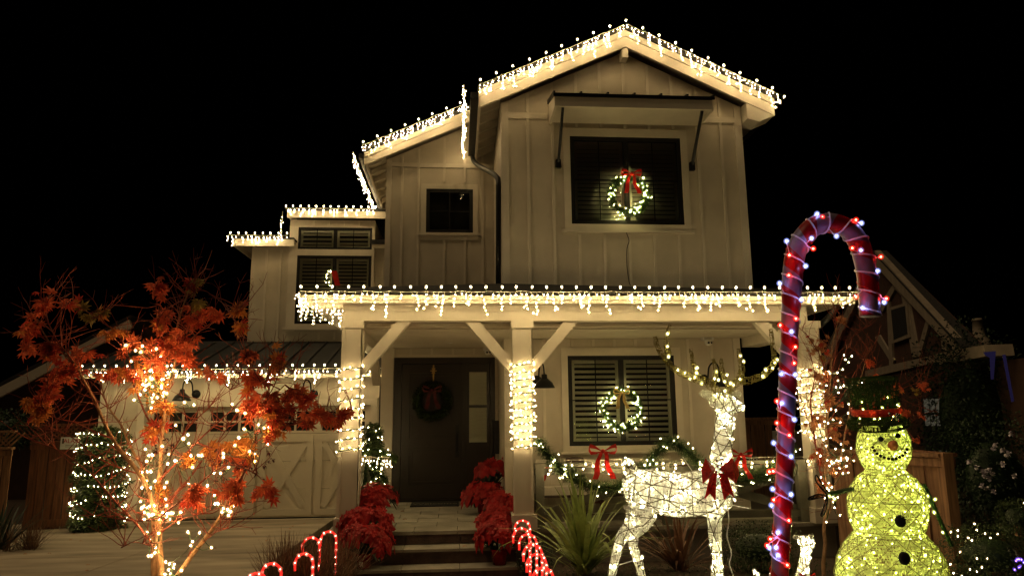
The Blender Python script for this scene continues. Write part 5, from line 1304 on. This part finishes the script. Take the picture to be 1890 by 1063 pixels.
# ================================================================== GIANT CANDY CANE
CYY = 4.4; kc = CYY/1290
def cw(x, y): return at(x, y, CYY)
pts = [(1437, 1130), (1440, 1040), (1444, 960), (1449, 850), (1452, 740), (1456, 640), (1461, 540), (1466, 480), (1478, 445), (1500, 420), (1530, 411), (1562, 421), (1584, 447), (1596, 485), (1603, 530), (1606, 584)]
P = smoothpath([cw(x, y) for x, y in pts], 10); P = resample(P, .012)
rc = 18.5*kc
RC = lambda i: (15.6+3.4*max(0, min(1, (i/len(P)-.50)/.12)))*kc
cn = thing('giant_candy_cane', (P[0].x, CYY, zy(CYY)), 'tall red and white striped candy cane wound with red and blue-white lights', 'candy cane')
q = MB(); n = 28; vs = []; k = len(P)
t0 = (P[1]-P[0]).normalized(); u = t0.cross(SIDE).normalized()
for i in range(k):
    t = (P[min(i+1, k-1)]-P[max(i-1, 0)]).normalized(); v = SIDE; u = v.cross(t).normalized()
    dist = i*.012; tw = -dist/.255*2*PI      # one turn of the helix grid every 15.5 cm
    for j in range(n):
        a = 2*PI*j/n+tw; vs.append(P[i]+(u*math.cos(a)+v*math.sin(a))*RC(i)*(1+.02*noise.noise(P[i]*9)))
fs = []; mi = []
for i in range(k-1):
    for j in range(n): fs.append((i*n+j, i*n+(j+1) % n, (i+1)*n+(j+1) % n, (i+1)*n+j)); mi.append(0 if j < n/2 else 1)
q.v = [tuple(x) for x in vs]; q.f = fs+[tuple(range(n))[::-1], tuple((k-1)*n+j for j in range(n))]; q.mi = mi+[0, 1]
obj('striped_tube', q, [M['red2'], M['white2']], cn, True)
# tinsel wire wound round: helix slightly proud
def hel(pitch, ph, ex, n_=22):
    out = []; Lt = k*.012; m_ = int(Lt/pitch*n_)
    for i in range(m_):
        s_ = i/m_*(k-1); i0 = int(s_); c = P[i0].lerp(P[min(i0+1, k-1)], s_-i0); t = (P[min(i0+1, k-1)]-P[max(i0-1, 0)]).normalized(); u = SIDE.cross(t).normalized()
        a = -2*PI*i/n_+ph; out.append(c+(u*math.cos(a)+SIDE*math.sin(a))*RC(i0)*ex*(1+.03*math.sin(i*.37)))
    return out
h1 = hel(.1275, .4, 1.06); q = MB(); q.tube(h1, .0055, 5); obj('tinsel_wire', q, M['clear'], cn)
h2 = hel(.255, 2.4, 1.05); q = MB(); q.tube(h2, .003, 5); obj('tinsel_wire', q, M['ribbon'], cn)
seam = MB(); seam.tube([p-(RGT*RC(0)*1.0) for p in P[10:110]], .0025, 4); obj('seam', seam, M['gold'], cn)
BL = [(1508, 395, 0), (1452, 445, 0), (1498, 440, 0), (1544, 436, 0), (1487, 491, 0), (1439, 523, 0), (1589, 462, 0), (1479, 553, 0), (1461, 612, 0), (1442, 690, 0), (1468, 691, 0), (1443, 744, 0), (1466, 774, 0), (1428, 817, 0), (1426, 902, 0), (1460, 912, 0), (1436, 982, 0), (1436, 1024, 0), (1424, 932, 0), (1460, 842, 0), (1592, 568, 0), (1632, 558, 0), (1590, 412, 0), (1620, 500, 0),
      (1518, 401, 1), (1580, 406, 1), (1501, 459, 1), (1573, 458, 1), (1457, 471, 1), (1456, 508, 1), (1626, 474, 1), (1636, 551, 1), (1580, 548, 1), (1469, 588, 1), (1466, 670, 1), (1434, 740, 1), (1434, 780, 1), (1457, 803, 1), (1420, 870, 1), (1427, 869, 1), (1428, 922, 1), (1456, 960, 1), (1422, 994, 1), (1416, 1006, 1), (1453, 1042, 1), (1468, 640, 1), (1440, 600, 1), (1432, 1010, 0), (1420, 1010, 0)]
for name, c_ in (('red', 1), ('blue', 0)):
    q = MB(); w_ = MB()
    for (x, y, cc) in BL:
        if cc != c_: continue
        Yb_ = CYY-.10 if 1445 < x < 1580 and y > 430 else CYY-.05
        p = at(x, y, Yb_); q.ball(p, .0062, 8, 6, 0); q.ball(p, .021, 10, 7, 1); nr = min(h1, key=lambda z: (z-p).length); w_.tube([p+Vector((0, .008, 0)), nr], .003, 4)  # oversized outer shell paints the glare of each bulb
    obj(name+'_bulbs', q, M['e_'+name], cn, True, kind='stuff'); obj('bulb_leads', w_, M['clear'], cn, kind='stuff')

# ================================================================== MAPLES
def maple_leaf(mb, p, n, up, s, mi=0):
    """palmate leaf: seven narrow pointed lobes"""
    n = n.normalized(); u = (up-n*up.dot(n)); u = u.normalized() if u.length > .01 else n.orthogonal().normalized(); v = n.cross(u)
    ang = [-125, -80, -40, 0, 40, 80, 125]; ln = [.45, .78, .95, 1.08, .95, .78, .45]; pts = [p-u*.05*s]
    vs = [p]; fs = []
    for i, (a, l) in enumerate(zip(ang, ln)):
        a = R(a+rnd(-5, 5)); 
        d = u*math.cos(a)+v*math.sin(a); e = v*math.cos(a)-u*math.sin(a); cup = -n*.18*s*l
        b = len(vs); vs += [p+d*.42*s*l-e*.165*s, p+d*s*l+cup*1.6, p+d*.42*s*l+e*.165*s]; fs += [(0, b, b+1, b+2)]
    mb.add(vs, fs, mi)
def maple(t, Yc, branches, clusters, mtwig, lights, lm, size=.10, sing=300, z0=None, twigs=120, brad=.011, tw0=.0035):
    """branches: (pixel path, radius0, radius1, depth0, depth1)"""
    ends = []
    for path, r0, r1, d0, d1 in branches:
        n_ = len(path); C = smoothpath([at(x, y, Yc+d0+(d1-d0)*i/(n_-1)) for i, (x, y) in enumerate(path)], 5); m_ = len(C)
        C = [c+Vector((noise.noise(c*5), noise.noise(c*5+Vector((9, 0, 0))), 0))*.02 for c in C]
        q = MB(); q.tube(C, [r0+(r1-r0)*i/(m_-1) for i in range(m_)], 8 if r0 > .012 else 5); obj('trunk' if r0 > .022 else 'branch', q, M['bark'] if r0 > .012 else M['twig'], t, True); ends.append(C)
    tw = MB(); allp = [p for C in ends for p in C[len(C)//5:]]
    for _ in range(twigs):
        p = random.choice(allp); d = (Vector((rnd(-1, 1), rnd(-.6, .6), rnd(-.1, 1.2)))).normalized(); Q = [p]; 
        for _k in range(4): d = (d+rv()*.35+Vector((0, 0, .12))).normalized(); Q.append(Q[-1]+d*rnd(.05, .11))
        tw.tube(Q, [tw0, tw0*.8, tw0*.6, tw0*.45, tw0*.3], 4, caps=False)
        for _k in range(2): j = random.randint(1, 3); tw.tube([Q[j], Q[j]+(d+rv()).normalized()*rnd(.05, .12)], [tw0*.5, tw0*.25], 3, caps=False)
    leaves = []
    for (x, y, rx, ry, n_, mt_, dp) in clusters:
        c = at(x, y, Yc+dp); near = min(allp, key=lambda z: (z-c).length); kx = (Yc+dp)/1290
        N_ = int(n_*(1.75 if size > .05 else 2.3)); ns = max(1, round(N_/7))
        for _s in range(ns):
            a = rnd(0, 2*PI); u_ = rnd(.45, 1.1); e = at(x+math.cos(a)*u_*rx, y+math.sin(a)*u_*ry, Yc+dp+rnd(-.2, .2))
            st_ = c.lerp(near, rnd(.1, .7)) if (c-near).length > .05 else near; mid = st_.lerp(e, .5)+Vector((rnd(-.03, .03), 0, rnd(-.05, .02)))
            sp_ = smoothpath([near, st_, mid, e], 4); tw.tube(sp_, [tw0*(1.3-.08*i) for i in range(len(sp_))], 4, caps=False)
            half = sp_[len(sp_)//3:]; ax = (e-mid).normalized() if (e-mid).length > 1e-4 else Vector((0, 0, 1))
            for _l in range(7):
                k_ = (_l//2+.5)/4*(len(half)-1); b_ = half[int(k_)].lerp(half[min(int(k_)+1, len(half)-1)], k_ % 1); sd = (1 if _l % 2 else -1) if _l < 6 else 0
                lat = Vector((-ax.z, rnd(-.6, .6), ax.x)).normalized(); up_ = (ax*rnd(.3, 1)+lat*sd*rnd(.6, 1.2)+Vector((0, 0, -rnd(0, .7)))).normalized()
                if _l == 6: b_ = e
                s_ = size*rnd(.6, 1.15); lp = b_+up_*s_*rnd(.15, .4)
                nn = Vector((rnd(-.8, .8), -rnd(.3, 1.1), rnd(-.2, 1.0)))
                leaves.append((lp, nn, up_, s_, mt_ if random.random() < .82 else random.choice(('leafr', 'leafr', 'leafo') if size > .05 else ('leafd', 'leafo'))))
    obj('twigs', tw, M['twig'], t, kind='stuff')
    leaves.sort(key=lambda z: -z[3]); rest = {}
    for i, (p, nn, up_, s_, mt_) in enumerate(leaves):
        if i < sing: q = MB(); maple_leaf(q, p, nn, up_, s_); obj('leaf', q, M[mt_], t)
        else: rest.setdefault(mt_, MB()); maple_leaf(rest[mt_], p, nn, up_, s_)
    for mt_, q in rest.items(): obj('small_leaves', q, M[mt_], t, kind='stuff')
    b = MB(); w_ = MB(); lp = []
    for (x, y, rx, ry, n_, dp) in lights:
        for _ in range(n_):
            p = at(x+rnd(-rx, rx), y+rnd(-ry, ry), Yc+dp+rnd(-.12, .06)); nr = min(allp, key=lambda z: (z-p).length)
            p = nr+(p-nr)*min(1, .10/max(.01, (p-nr).length)) if random.random() < .8 else p; p = p+Vector((rnd(-.04, .04), -.065, rnd(-.03, .03))); spark(b, p, brad); lp.append(p)
    obj('small_bulbs', b, M[lm], t, True, kind='stuff')
    for i in range(len(lp)-1):
        if (lp[i+1]-lp[i]).length < .4: w_.tube(smoothpath([lp[i]+Vector((0, .012, 0)), (lp[i]+lp[i+1])/2+Vector((0, .03, -.03)), lp[i+1]+Vector((0, .012, 0))], 3), .003, 3, caps=False)
    obj('light_cord', w_, M['gwire'], t, kind='stuff')
MYc = 5.8
bp = at(292, 1110, MYc); bp.z = zy(MYc)-.05
mp1 = thing('maple_tree', bp, 'multi stemmed red leaved maple wound with warm lights before the garage', 'tree')
BR = [([(290, 1125), (288, 1063), (289, 1001), (291, 957), (293, 886), (296, 820), (307, 743), (324, 661), (329, 590), (350, 535)], .030, .005, 0, .05),
      ([(291, 1125), (296, 1040), (291, 957), (258, 875), (208, 809), (165, 721), (132, 666), (99, 639), (66, 590)], .024, .004, -.05, -.3),
      ([(286, 1125), (280, 1010), (274, 897), (241, 820), (203, 754), (186, 710), (165, 661)], .017, .003, .05, .3),
      ([(300, 1130), (329, 1063), (373, 1001), (417, 935), (444, 875), (466, 820), (483, 754), (527, 710)], .022, .004, -.05, -.2),
      ([(291, 957), (329, 908), (362, 864), (406, 809), (450, 740)], .012, .003, .1, .35), ([(293, 886), (350, 830), (430, 755), (494, 700), (548, 690)], .009, .002, -.1, -.3),
      ([(466, 820), (510, 795), (560, 778), (610, 768), (650, 765)], .008, .002, -.15, -.3), ([(285, 1007), (219, 930), (137, 847), (55, 809)], .009, .002, -.1, -.4),
      ([(258, 875), (190, 850), (120, 800), (60, 790)], .007, .002, -.1, -.3), ([(208, 809), (140, 780), (100, 770), (70, 740)], .006, .002, -.2, -.4),
      ([(291, 957), (351, 908), (417, 858), (472, 876), (494, 902)], .009, .003, -.2, -.5), ([(307, 743), (290, 660), (290, 590), (290, 530)], .007, .002, 0, -.1),
      ([(324, 661), (370, 610), (420, 580), (445, 572)], .006, .002, 0, -.1), ([(329, 640), (350, 590), (358, 540), (350, 515)], .006, .002, 0, .1), ([(483, 754), (460, 690), (455, 650), (442, 600)], .006, .002, -.2, -.2),
      ([(483, 754), (510, 700), (517, 660)], .005, .002, -.2, -.2), ([(296, 820), (250, 720), (235, 650), (205, 605), (135, 560)], .009, .002, .1, 0), ([(132, 666), (90, 600), (75, 550)], .006, .002, -.3, -.4),
      ([(290, 900), (340, 800), (400, 740), (470, 690)], .008, .002, .2, .4), ([(291, 957), (240, 960), (180, 950), (130, 952)], .005, .0015, -.2, -.5), ([(288, 1010), (250, 1000), (225, 1010)], .004, .0015, -.2, -.4),
      ([(373, 1001), (400, 980), (420, 975)], .004, .0015, -.1, -.2), ([(291, 985), (330, 960), (380, 945), (430, 930)], .006, .002, -.1, -.2)]
CLU = [(75, 560, 28, 22, 16, 'leaf', -.4), (50, 605, 26, 22, 18, 'leaf', -.4), (48, 640, 24, 14, 10, 'leaf', -.4), (90, 645, 28, 20, 18, 'leaf', -.3), (120, 690, 34, 26, 20, 'leaf', -.2), (150, 655, 34, 24, 18, 'leaf', 0),
       (95, 715, 26, 22, 18, 'leaf', -.3), (68, 745, 24, 20, 16, 'leafo', -.35), (62, 765, 20, 12, 8, 'leafo', -.35), (150, 560, 20, 10, 6, 'leafg', 0), (180, 585, 22, 14, 10, 'leafg', 0), (208, 612, 22, 14, 12, 'leafo', 0), (232, 640, 26, 16, 12, 'leaf', 0), (122, 548, 10, 8, 4, 'leaf', -.2),
       (290, 535, 14, 24, 12, 'leaf', -.1), (292, 590, 22, 28, 20, 'leaf', 0), (348, 522, 20, 14, 12, 'leafg', .1), (365, 555, 18, 18, 12, 'leafg', 0), (360, 590, 26, 18, 18, 'leaf', 0), (400, 580, 22, 10, 12, 'leaf', -.1), (435, 570, 20, 8, 10, 'leafo', -.1),
       (320, 625, 52, 26, 50, 'leaf', 0), (285, 655, 34, 22, 30, 'leaf', 0), (345, 660, 32, 20, 22, 'leaf', 0), (225, 690, 42, 16, 18, 'leaf', 0), (275, 700, 40, 36, 42, 'leafo', 0), (290, 745, 26, 24, 18, 'leafo', 0),
       (442, 600, 12, 18, 9, 'leafo', -.2), (455, 650, 18, 24, 14, 'leaf', -.2), (515, 660, 16, 20, 12, 'leafo', -.2), (395, 690, 26, 14, 8, 'leaf', .2), (470, 705, 36, 22, 24, 'leaf', -.2), (465, 745, 34, 30, 34, 'leaf', -.2), (510, 755, 42, 34, 44, 'leaf', -.25), (550, 730, 36, 16, 20, 'leaf', -.25), (580, 760, 42, 20, 26, 'leaf', -.3), (625, 766, 26, 14, 14, 'leaf', -.3),
       (500, 790, 26, 22, 20, 'leafo', -.2), (455, 815, 34, 26, 30, 'leafo', -.1), (410, 835, 30, 22, 20, 'leafo', 0), (440, 850, 24, 20, 16, 'leaf', -.1), (352, 905, 26, 24, 15, 'leaf', -.35), (432, 905, 32, 20, 17, 'leaf', -.45), (490, 912, 18, 20, 12, 'leaf', -.5), (305, 900, 24, 22, 9, 'leafo', 0), (285, 785, 22, 26, 14, 'leafo', 0), (270, 800, 20, 16, 6, 'leaf', 0), (350, 850, 14, 10, 3, 'leafo', -.2)]
LGT = [(275, 655, 38, 18, 9, 0), (285, 690, 40, 28, 20, -.05), (280, 735, 30, 30, 12, -.05), (345, 745, 20, 10, 3, 0), (345, 800, 30, 30, 6, 0), (295, 850, 30, 40, 9, 0), (350, 865, 40, 30, 6, -.1), (292, 905, 18, 30, 9, -.05), (290, 945, 30, 14, 20, -.05), (325, 950, 30, 12, 8, -.05), (400, 870, 30, 30, 7, -.2), (410, 925, 28, 20, 9, -.2), (480, 790, 30, 40, 10, -.2), (455, 830, 40, 30, 5, -.2), (290, 1000, 14, 26, 8, -.05), (330, 1035, 24, 24, 8, -.05), (380, 990, 20, 24, 5, -.1), (268, 870, 20, 30, 4, 0), (435, 750, 16, 20, 3, 0)]
maple(mp1, MYc, BR, CLU, None, [(*c[:4], int(c[4]), c[5]) for c in LGT], 'e_tree', .066, 300, twigs=420, brad=.0095, tw0=.0045)
q = MB()
for (x, y) in [(448+rnd(-60, 60), 855+rnd(-30, 30)) for _ in range(26)]+[(296+rnd(-14, 30), 815+rnd(-14, 34)) for _ in range(9)]:
    p = at(x, y, MYc-.2)
    for _ in range(5): leafcard(q, p, rv(), .03, .02, 0, .5)
obj('seed_clusters', q, M['seed'], mp1, kind='stuff')
# thin maple at the right
M2 = 7.6
b2 = at(1512, 1040, M2); b2.z = zy(M2)-.02
mp2 = thing('maple_tree', b2, 'slender nearly bare young maple with lights between right post and snowman', 'tree')
BR2 = [([(1520, 1080), (1522, 980), (1524, 880), (1526, 790), (1530, 720), (1535, 650), (1545, 590)], .022, .004, 0, 0), ([(1524, 960), (1545, 880), (1560, 800), (1572, 740), (1590, 690), (1606, 640)], .014, .003, 0, .1), ([(1522, 900), (1505, 820), (1497, 740), (1505, 690), (1490, 640)], .012, .003, 0, -.1),
       ([(1526, 790), (1560, 720), (1590, 670), (1620, 625)], .007, .002, 0, .1), ([(1526, 760), (1545, 690), (1575, 620), (1610, 600)], .006, .002, 0, .1), ([(1530, 720), (1510, 650), (1480, 610), (1455, 595)], .006, .002, 0, -.1), ([(1530, 700), (1545, 640), (1540, 580), (1552, 560)], .006, .002, 0, 0),
       ([(1560, 800), (1600, 760), (1640, 730), (1690, 708), (1710, 705)], .006, .002, 0, -.3), ([(1572, 780), (1610, 770), (1660, 790), (1700, 765), (1730, 758)], .005, .002, 0, -.3), ([(1545, 880), (1600, 800), (1612, 700), (1615, 670)], .006, .002, 0, .1), ([(1500, 800), (1480, 740), (1475, 700)], .005, .002, 0, 0)]
CL2 = [(1545, 590, 18, 26, 10, 'leafd', 0), (1512, 640, 20, 22, 16, 'leafd', 0), (1515, 655, 10, 10, 4, 'leafg', 0), (1490, 620, 16, 12, 6, 'leafd', 0), (1515, 700, 22, 24, 20, 'leafd', 0), (1535, 740, 28, 24, 26, 'leafd', 0), (1510, 770, 24, 26, 26, 'leafd', 0), (1540, 800, 28, 26, 26, 'leafd', 0), (1515, 840, 24, 26, 24, 'leafd', 0), (1545, 860, 24, 26, 20, 'leafd', 0),
       (1515, 900, 18, 26, 12, 'leafd', 0), (1700, 710, 28, 10, 8, 'leaf', -.3), (1664, 712, 24, 10, 8, 'leaf', -.3), (1692, 722, 8, 8, 2, 'leafg', -.3), (1615, 668, 18, 8, 8, 'leaf', 0), (1615, 700, 14, 18, 8, 'leaf', 0), (1675, 762, 18, 12, 8, 'leaf', -.3), (1640, 740, 14, 8, 4, 'leaf', -.3), (1705, 762, 18, 6, 5, 'leaf', -.3), (1690, 815, 10, 16, 6, 'leaf', -.3), (1650, 735, 12, 10, 5, 'leaf', -.3)]
LG2 = [(1550, 690, 36, 24, 6, -.1), (1545, 730, 40, 26, 14, -.1), (1540, 780, 36, 26, 12, -.1), (1540, 830, 40, 26, 16, -.1), (1540, 860, 46, 20, 12, -.1), (1520, 900, 26, 26, 10, -.1), (1535, 950, 20, 40, 6, -.1), (1575, 650, 10, 20, 3, -.1)]
maple(mp2, M2, BR2, CL2, None, LG2, 'e_warm', .052, 120, twigs=260, brad=.0085, tw0=.003)

# ================================================================== NEIGHBOUR HOUSES
A = at(1630, 678, 19.0); zA = A.z
# far point of the same level line
best = min((abs(at(1781, 641.6, y/50).z-zA), y/50) for y in range(400, 950)); B = at(1781, 641.6, best[1])
dirx = (B-A); dirx.z = 0; dirx.normalize(); nrm = Vector((dirx.y, -dirx.x, 0))
if nrm.dot(EYE-A) < 0: nrm = -nrm
nh = thing('tudor_house', (A.x, A.y, 0), 'dark half timbered neighbouring house with steep gable at the right', 'house')
def O(px, py, o=0): return onp(px, py, A+nrm*o, nrm)
def flat(name, pix, mt, o0, o1, par=nh):
    q = MB(); q.poly([O(x, y, 0)+nrm*o0 for x, y in pix], nrm*(o1-o0)); return obj(name, q, M[mt], par)
ap, rb, lb = (1625, 466), (1800, 650), (1490, 720)
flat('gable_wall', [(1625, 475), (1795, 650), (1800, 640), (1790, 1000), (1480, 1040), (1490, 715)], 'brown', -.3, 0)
flat('rake_board', [(1625, 462), (1812, 662), (1790, 663), (1623, 487)], 'tudor', .0, .14)
flat('rake_board', [(1622, 462), (1622, 490), (1500, 742), (1478, 748)], 'tudor', .001, .141)
for nm, pix in (('beam', [(1600, 684), (1812, 636), (1814, 650), (1600, 698)]), ('beam', [(1663, 520), (1675, 524), (1700, 657), (1688, 660)]), ('beam', [(1640, 560), (1645, 556), (1652, 672), (1645, 674)]),
                ('beam', [(1718, 574), (1724, 580), (1702, 658), (1694, 658)]), ('beam', [(1738, 600), (1746, 606), (1752, 646), (1744, 648)]), ('beam', [(1618, 622), (1626, 618), (1654, 664), (1650, 672)]), ('beam', [(1652, 530), (1658, 518), (1690, 555), (1682, 560)]), ('beam', [(1625, 565), (1655, 520), (1660, 526), (1632, 575)])):
    flat(nm, pix, 'tudor', .001, .05)
wf_ = flat('window', [(1646, 568), (1680, 558), (1686, 622), (1652, 634)], 'tudor', .05, .08); flat('pane', [(1651, 572), (1677, 564), (1682, 616), (1656, 627)], 'bw', .081, .085, wf_)
rr_ = MB(); a_, b_, c_ = O(1622, 463)+nrm*.15, O(1812, 661)+nrm*.15, O(1480, 747)+nrm*.15
rr_.poly([a_, b_, b_-Vector((0, 0, .06)), a_-Vector((0, 0, .06))], -nrm*.35); rr_.poly([c_, a_, a_-Vector((0, 0, .06)), c_-Vector((0, 0, .06))], -nrm*.35); obj('roof', rr_, M['shingle'], nh)
flat('eave_board', [(1788, 652), (1896, 634), (1900, 655), (1800, 672)], 'tudor', .2, .6)
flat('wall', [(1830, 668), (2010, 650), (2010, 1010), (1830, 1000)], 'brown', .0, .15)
flat('bracket', [(1800, 668), (1832, 664), (1838, 708), (1828, 700)], 'tudor', .2, .4)
lw_ = flat('window', [(1704, 735), (1752, 728), (1758, 850), (1712, 852)], 'bw', .0, .04)
for x in (0, 1, 2):
    for (ya, yb) in ((736, 762), (766, 786)):
        x0_ = 1708+x*11+(ya-736)*.08; flat('lit_pane', [(x0_, ya), (x0_+9, ya-1.5), (x0_+11, yb-1.5), (x0_+2, yb)], 'e_far', .041, .045, lw_)
for x in range(5): x0_ = 1726+x*6; flat('lit_pane', [(x0_, 832), (x0_+3.5, 831), (x0_+4.5, 845), (x0_+1, 846)], 'e_far', .041, .045, lw_)
q = MB()
for pix in ([(1816, 650), (1838, 648), (1834, 700), (1830, 700), (1828, 660), (1820, 656)], [(1851, 655), (1856, 654), (1872, 740), (1868, 742)]):
    q.poly([O(x, y, .62) for x, y in pix], nrm*.01)
mv = mat('violet_lit_strip', (.18, .12, .7), .5, .1); 
m_ = emit('violet_spill', (.20, .15, .55), .035); o = obj('violet_spill_strip', q, m_, None); tag(o, 'violet light spill on the neighbouring eave painted as glowing strips', 'light spill')  # emission stands in for violet light falling on the eave
cp = at(1807, 618, 24); q = MB(); q.lathe((cp.x, cp.y, cp.z-.5), [(.36, 0), (.33, .3), (.2, .45), (.16, 1.0), (.19, 1.02), (.15, 1.1), (0, 1.1)], 12); obj('chimney_pot', q, M['tudor'], nh, True)
# ivy wall and rose bush in the dark at right
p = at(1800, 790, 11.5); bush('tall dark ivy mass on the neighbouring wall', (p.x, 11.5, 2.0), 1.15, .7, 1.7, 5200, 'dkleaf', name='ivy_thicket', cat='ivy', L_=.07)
rb_ = at(1840, 900, 9.0); rbt = bush('dark rose bush with white blooms at the right edge', (rb_.x, 9.0, 1.25), .75, .5, .95, 2600, 'dkleaf', name='rose_bush', cat='rose bush', L_=.05)
for (x, y) in ((1787, 853), (1800, 861), (1851, 830), (1862, 836), (1856, 840), (1832, 829), (1836, 820), (1812, 869), (1817, 876), (1824, 882), (1830, 875), (1812, 895), (1822, 901), (1833, 907), (1872, 877), (1866, 800), (1872, 950), (1850, 856), (1820, 868), (1826, 866)):
    q = MB(); p = at(x+rnd(-2, 2), y, 8.4)
    for _ in range(9): d_ = rv(); d_.y = -abs(d_.y); leafcard(q, p, d_, .045, .045, 0, .1)
    q.ball(p, .022, 6, 4); obj('rose', q, M['rose'], rbt)
p = at(1880, 1030, 6.0); q = MB()
for _ in range(9): spark(q, at(1868+rnd(0, 24), 1040+rnd(-14, 16), 6.0), .008)
w_ = MB(); w_.tube(smoothpath([at(1866, 1030, 6.0), at(1876, 1046, 6.0), at(1888, 1040, 6.0)], 4), .004, 4)
t = thing('net_lights', p, 'small violet lights on the hedge at the bottom right corner', 'light string'); obj('small_bulbs', q, M['e_violet'], t, True, kind='stuff'); obj('wire', w_, M['gwire'], t)
# loose lights on the ground near the fence foot
q = MB(); w_ = MB(); pr_ = []
for (x, y) in ((1760, 1057), (1775, 1062), (1790, 1050), (1803, 1054), (1812, 1046), (1803, 1030), (1822, 1030), (1828, 992), (1841, 985)): p = at(x, y, 6.25); pr_.append(p); spark(q, p, .0075)
t = thing('light_string', pr_[0], 'loose string of warm lights trailing over the low hedge by the fence post', 'light string'); w_.tube(pr_, .003, 4); obj('wire', w_, M['gwire'], t); obj('small_bulbs', q, M['e_warm'], t, True, kind='stuff')
# left neighbour: roof with pale barge board
LY = 19.0
ln = thing('neighbour_house', at(120, 760, LY), 'dark neighbouring house with pale barge board behind the left fence', 'house')
def PL(pts, d, mt, nm, par=ln, Y=LY): q = MB(); q.poly([at(x, y, Y) for x, y in pts], (0, d, 0)); return obj(nm, q, M[mt], par)
PL([(-200, 830), (240, 598), (470, 660), (470, 960), (-200, 960)], 4, 'brown', 'wall', Y=LY+.4)
PL([(-200, 818), (238, 590), (244, 604), (-200, 838)], .08, 'trim', 'barge_board', Y=LY)
PL([(238, 590), (250, 592), (256, 612), (244, 604)], 6, 'shingle', 'roof', Y=LY+.1)
q = MB(); a_ = at(-200, 816, LY); b_ = at(240, 588, LY); q.poly([a_, b_, b_+Vector((0, 0, .1)), a_+Vector((0, 0, .1))], (0, 8, 0)); obj('roof', q, M['shingle'], ln)
p = at(20, 790, 13.6); bush('dark climbing leaves over the fence corner at the left edge', (p.x, 13.6, p.z), .55, .4, .35, 900, 'dkleaf', name='climbing_shrub', L_=.07)
# scattered fallen leaves on paving
fl = MB()
for _ in range(26):
    x, y = rnd(-6.5, -2.6), rnd(8.5, 13.8); maple_leaf(fl, Vector((x, y, zd(y)+.012)), Vector((rnd(-.2, .2), rnd(-.2, .2), 1)), Vector((rnd(-1, 1), rnd(-1, 1), 0)), .035)
for (x, y) in ((-.9, 12.1), (-.8, 11.2), (.1, 9.9)): maple_leaf(fl, Vector((x, y, (FZ if y > 10 else .395)+.01)), Vector((0, 0, 1)), Vector((rnd(-1, 1), 1, 0)), .05)
o = obj('fallen_leaves', fl, M['leafd'], None); o['kind'] = 'stuff'; o['label'] = 'scattered dry fallen leaves on the paving'
gl = MB()
for _ in range(5200):
    x, y = rnd(.9, 6.2), rnd(5.0, 9.7); z = zy(y)
    d_ = rv(); d_.z = abs(d_.z)+.3; leafcard(gl, (x, y, z), d_, rnd(.02, .05), rnd(.008, .02), 0, .2)
o = obj('ground_cover', gl, M['hedge'], None); o['kind'] = 'stuff'; o['label'] = 'low green ground cover in the front bed'
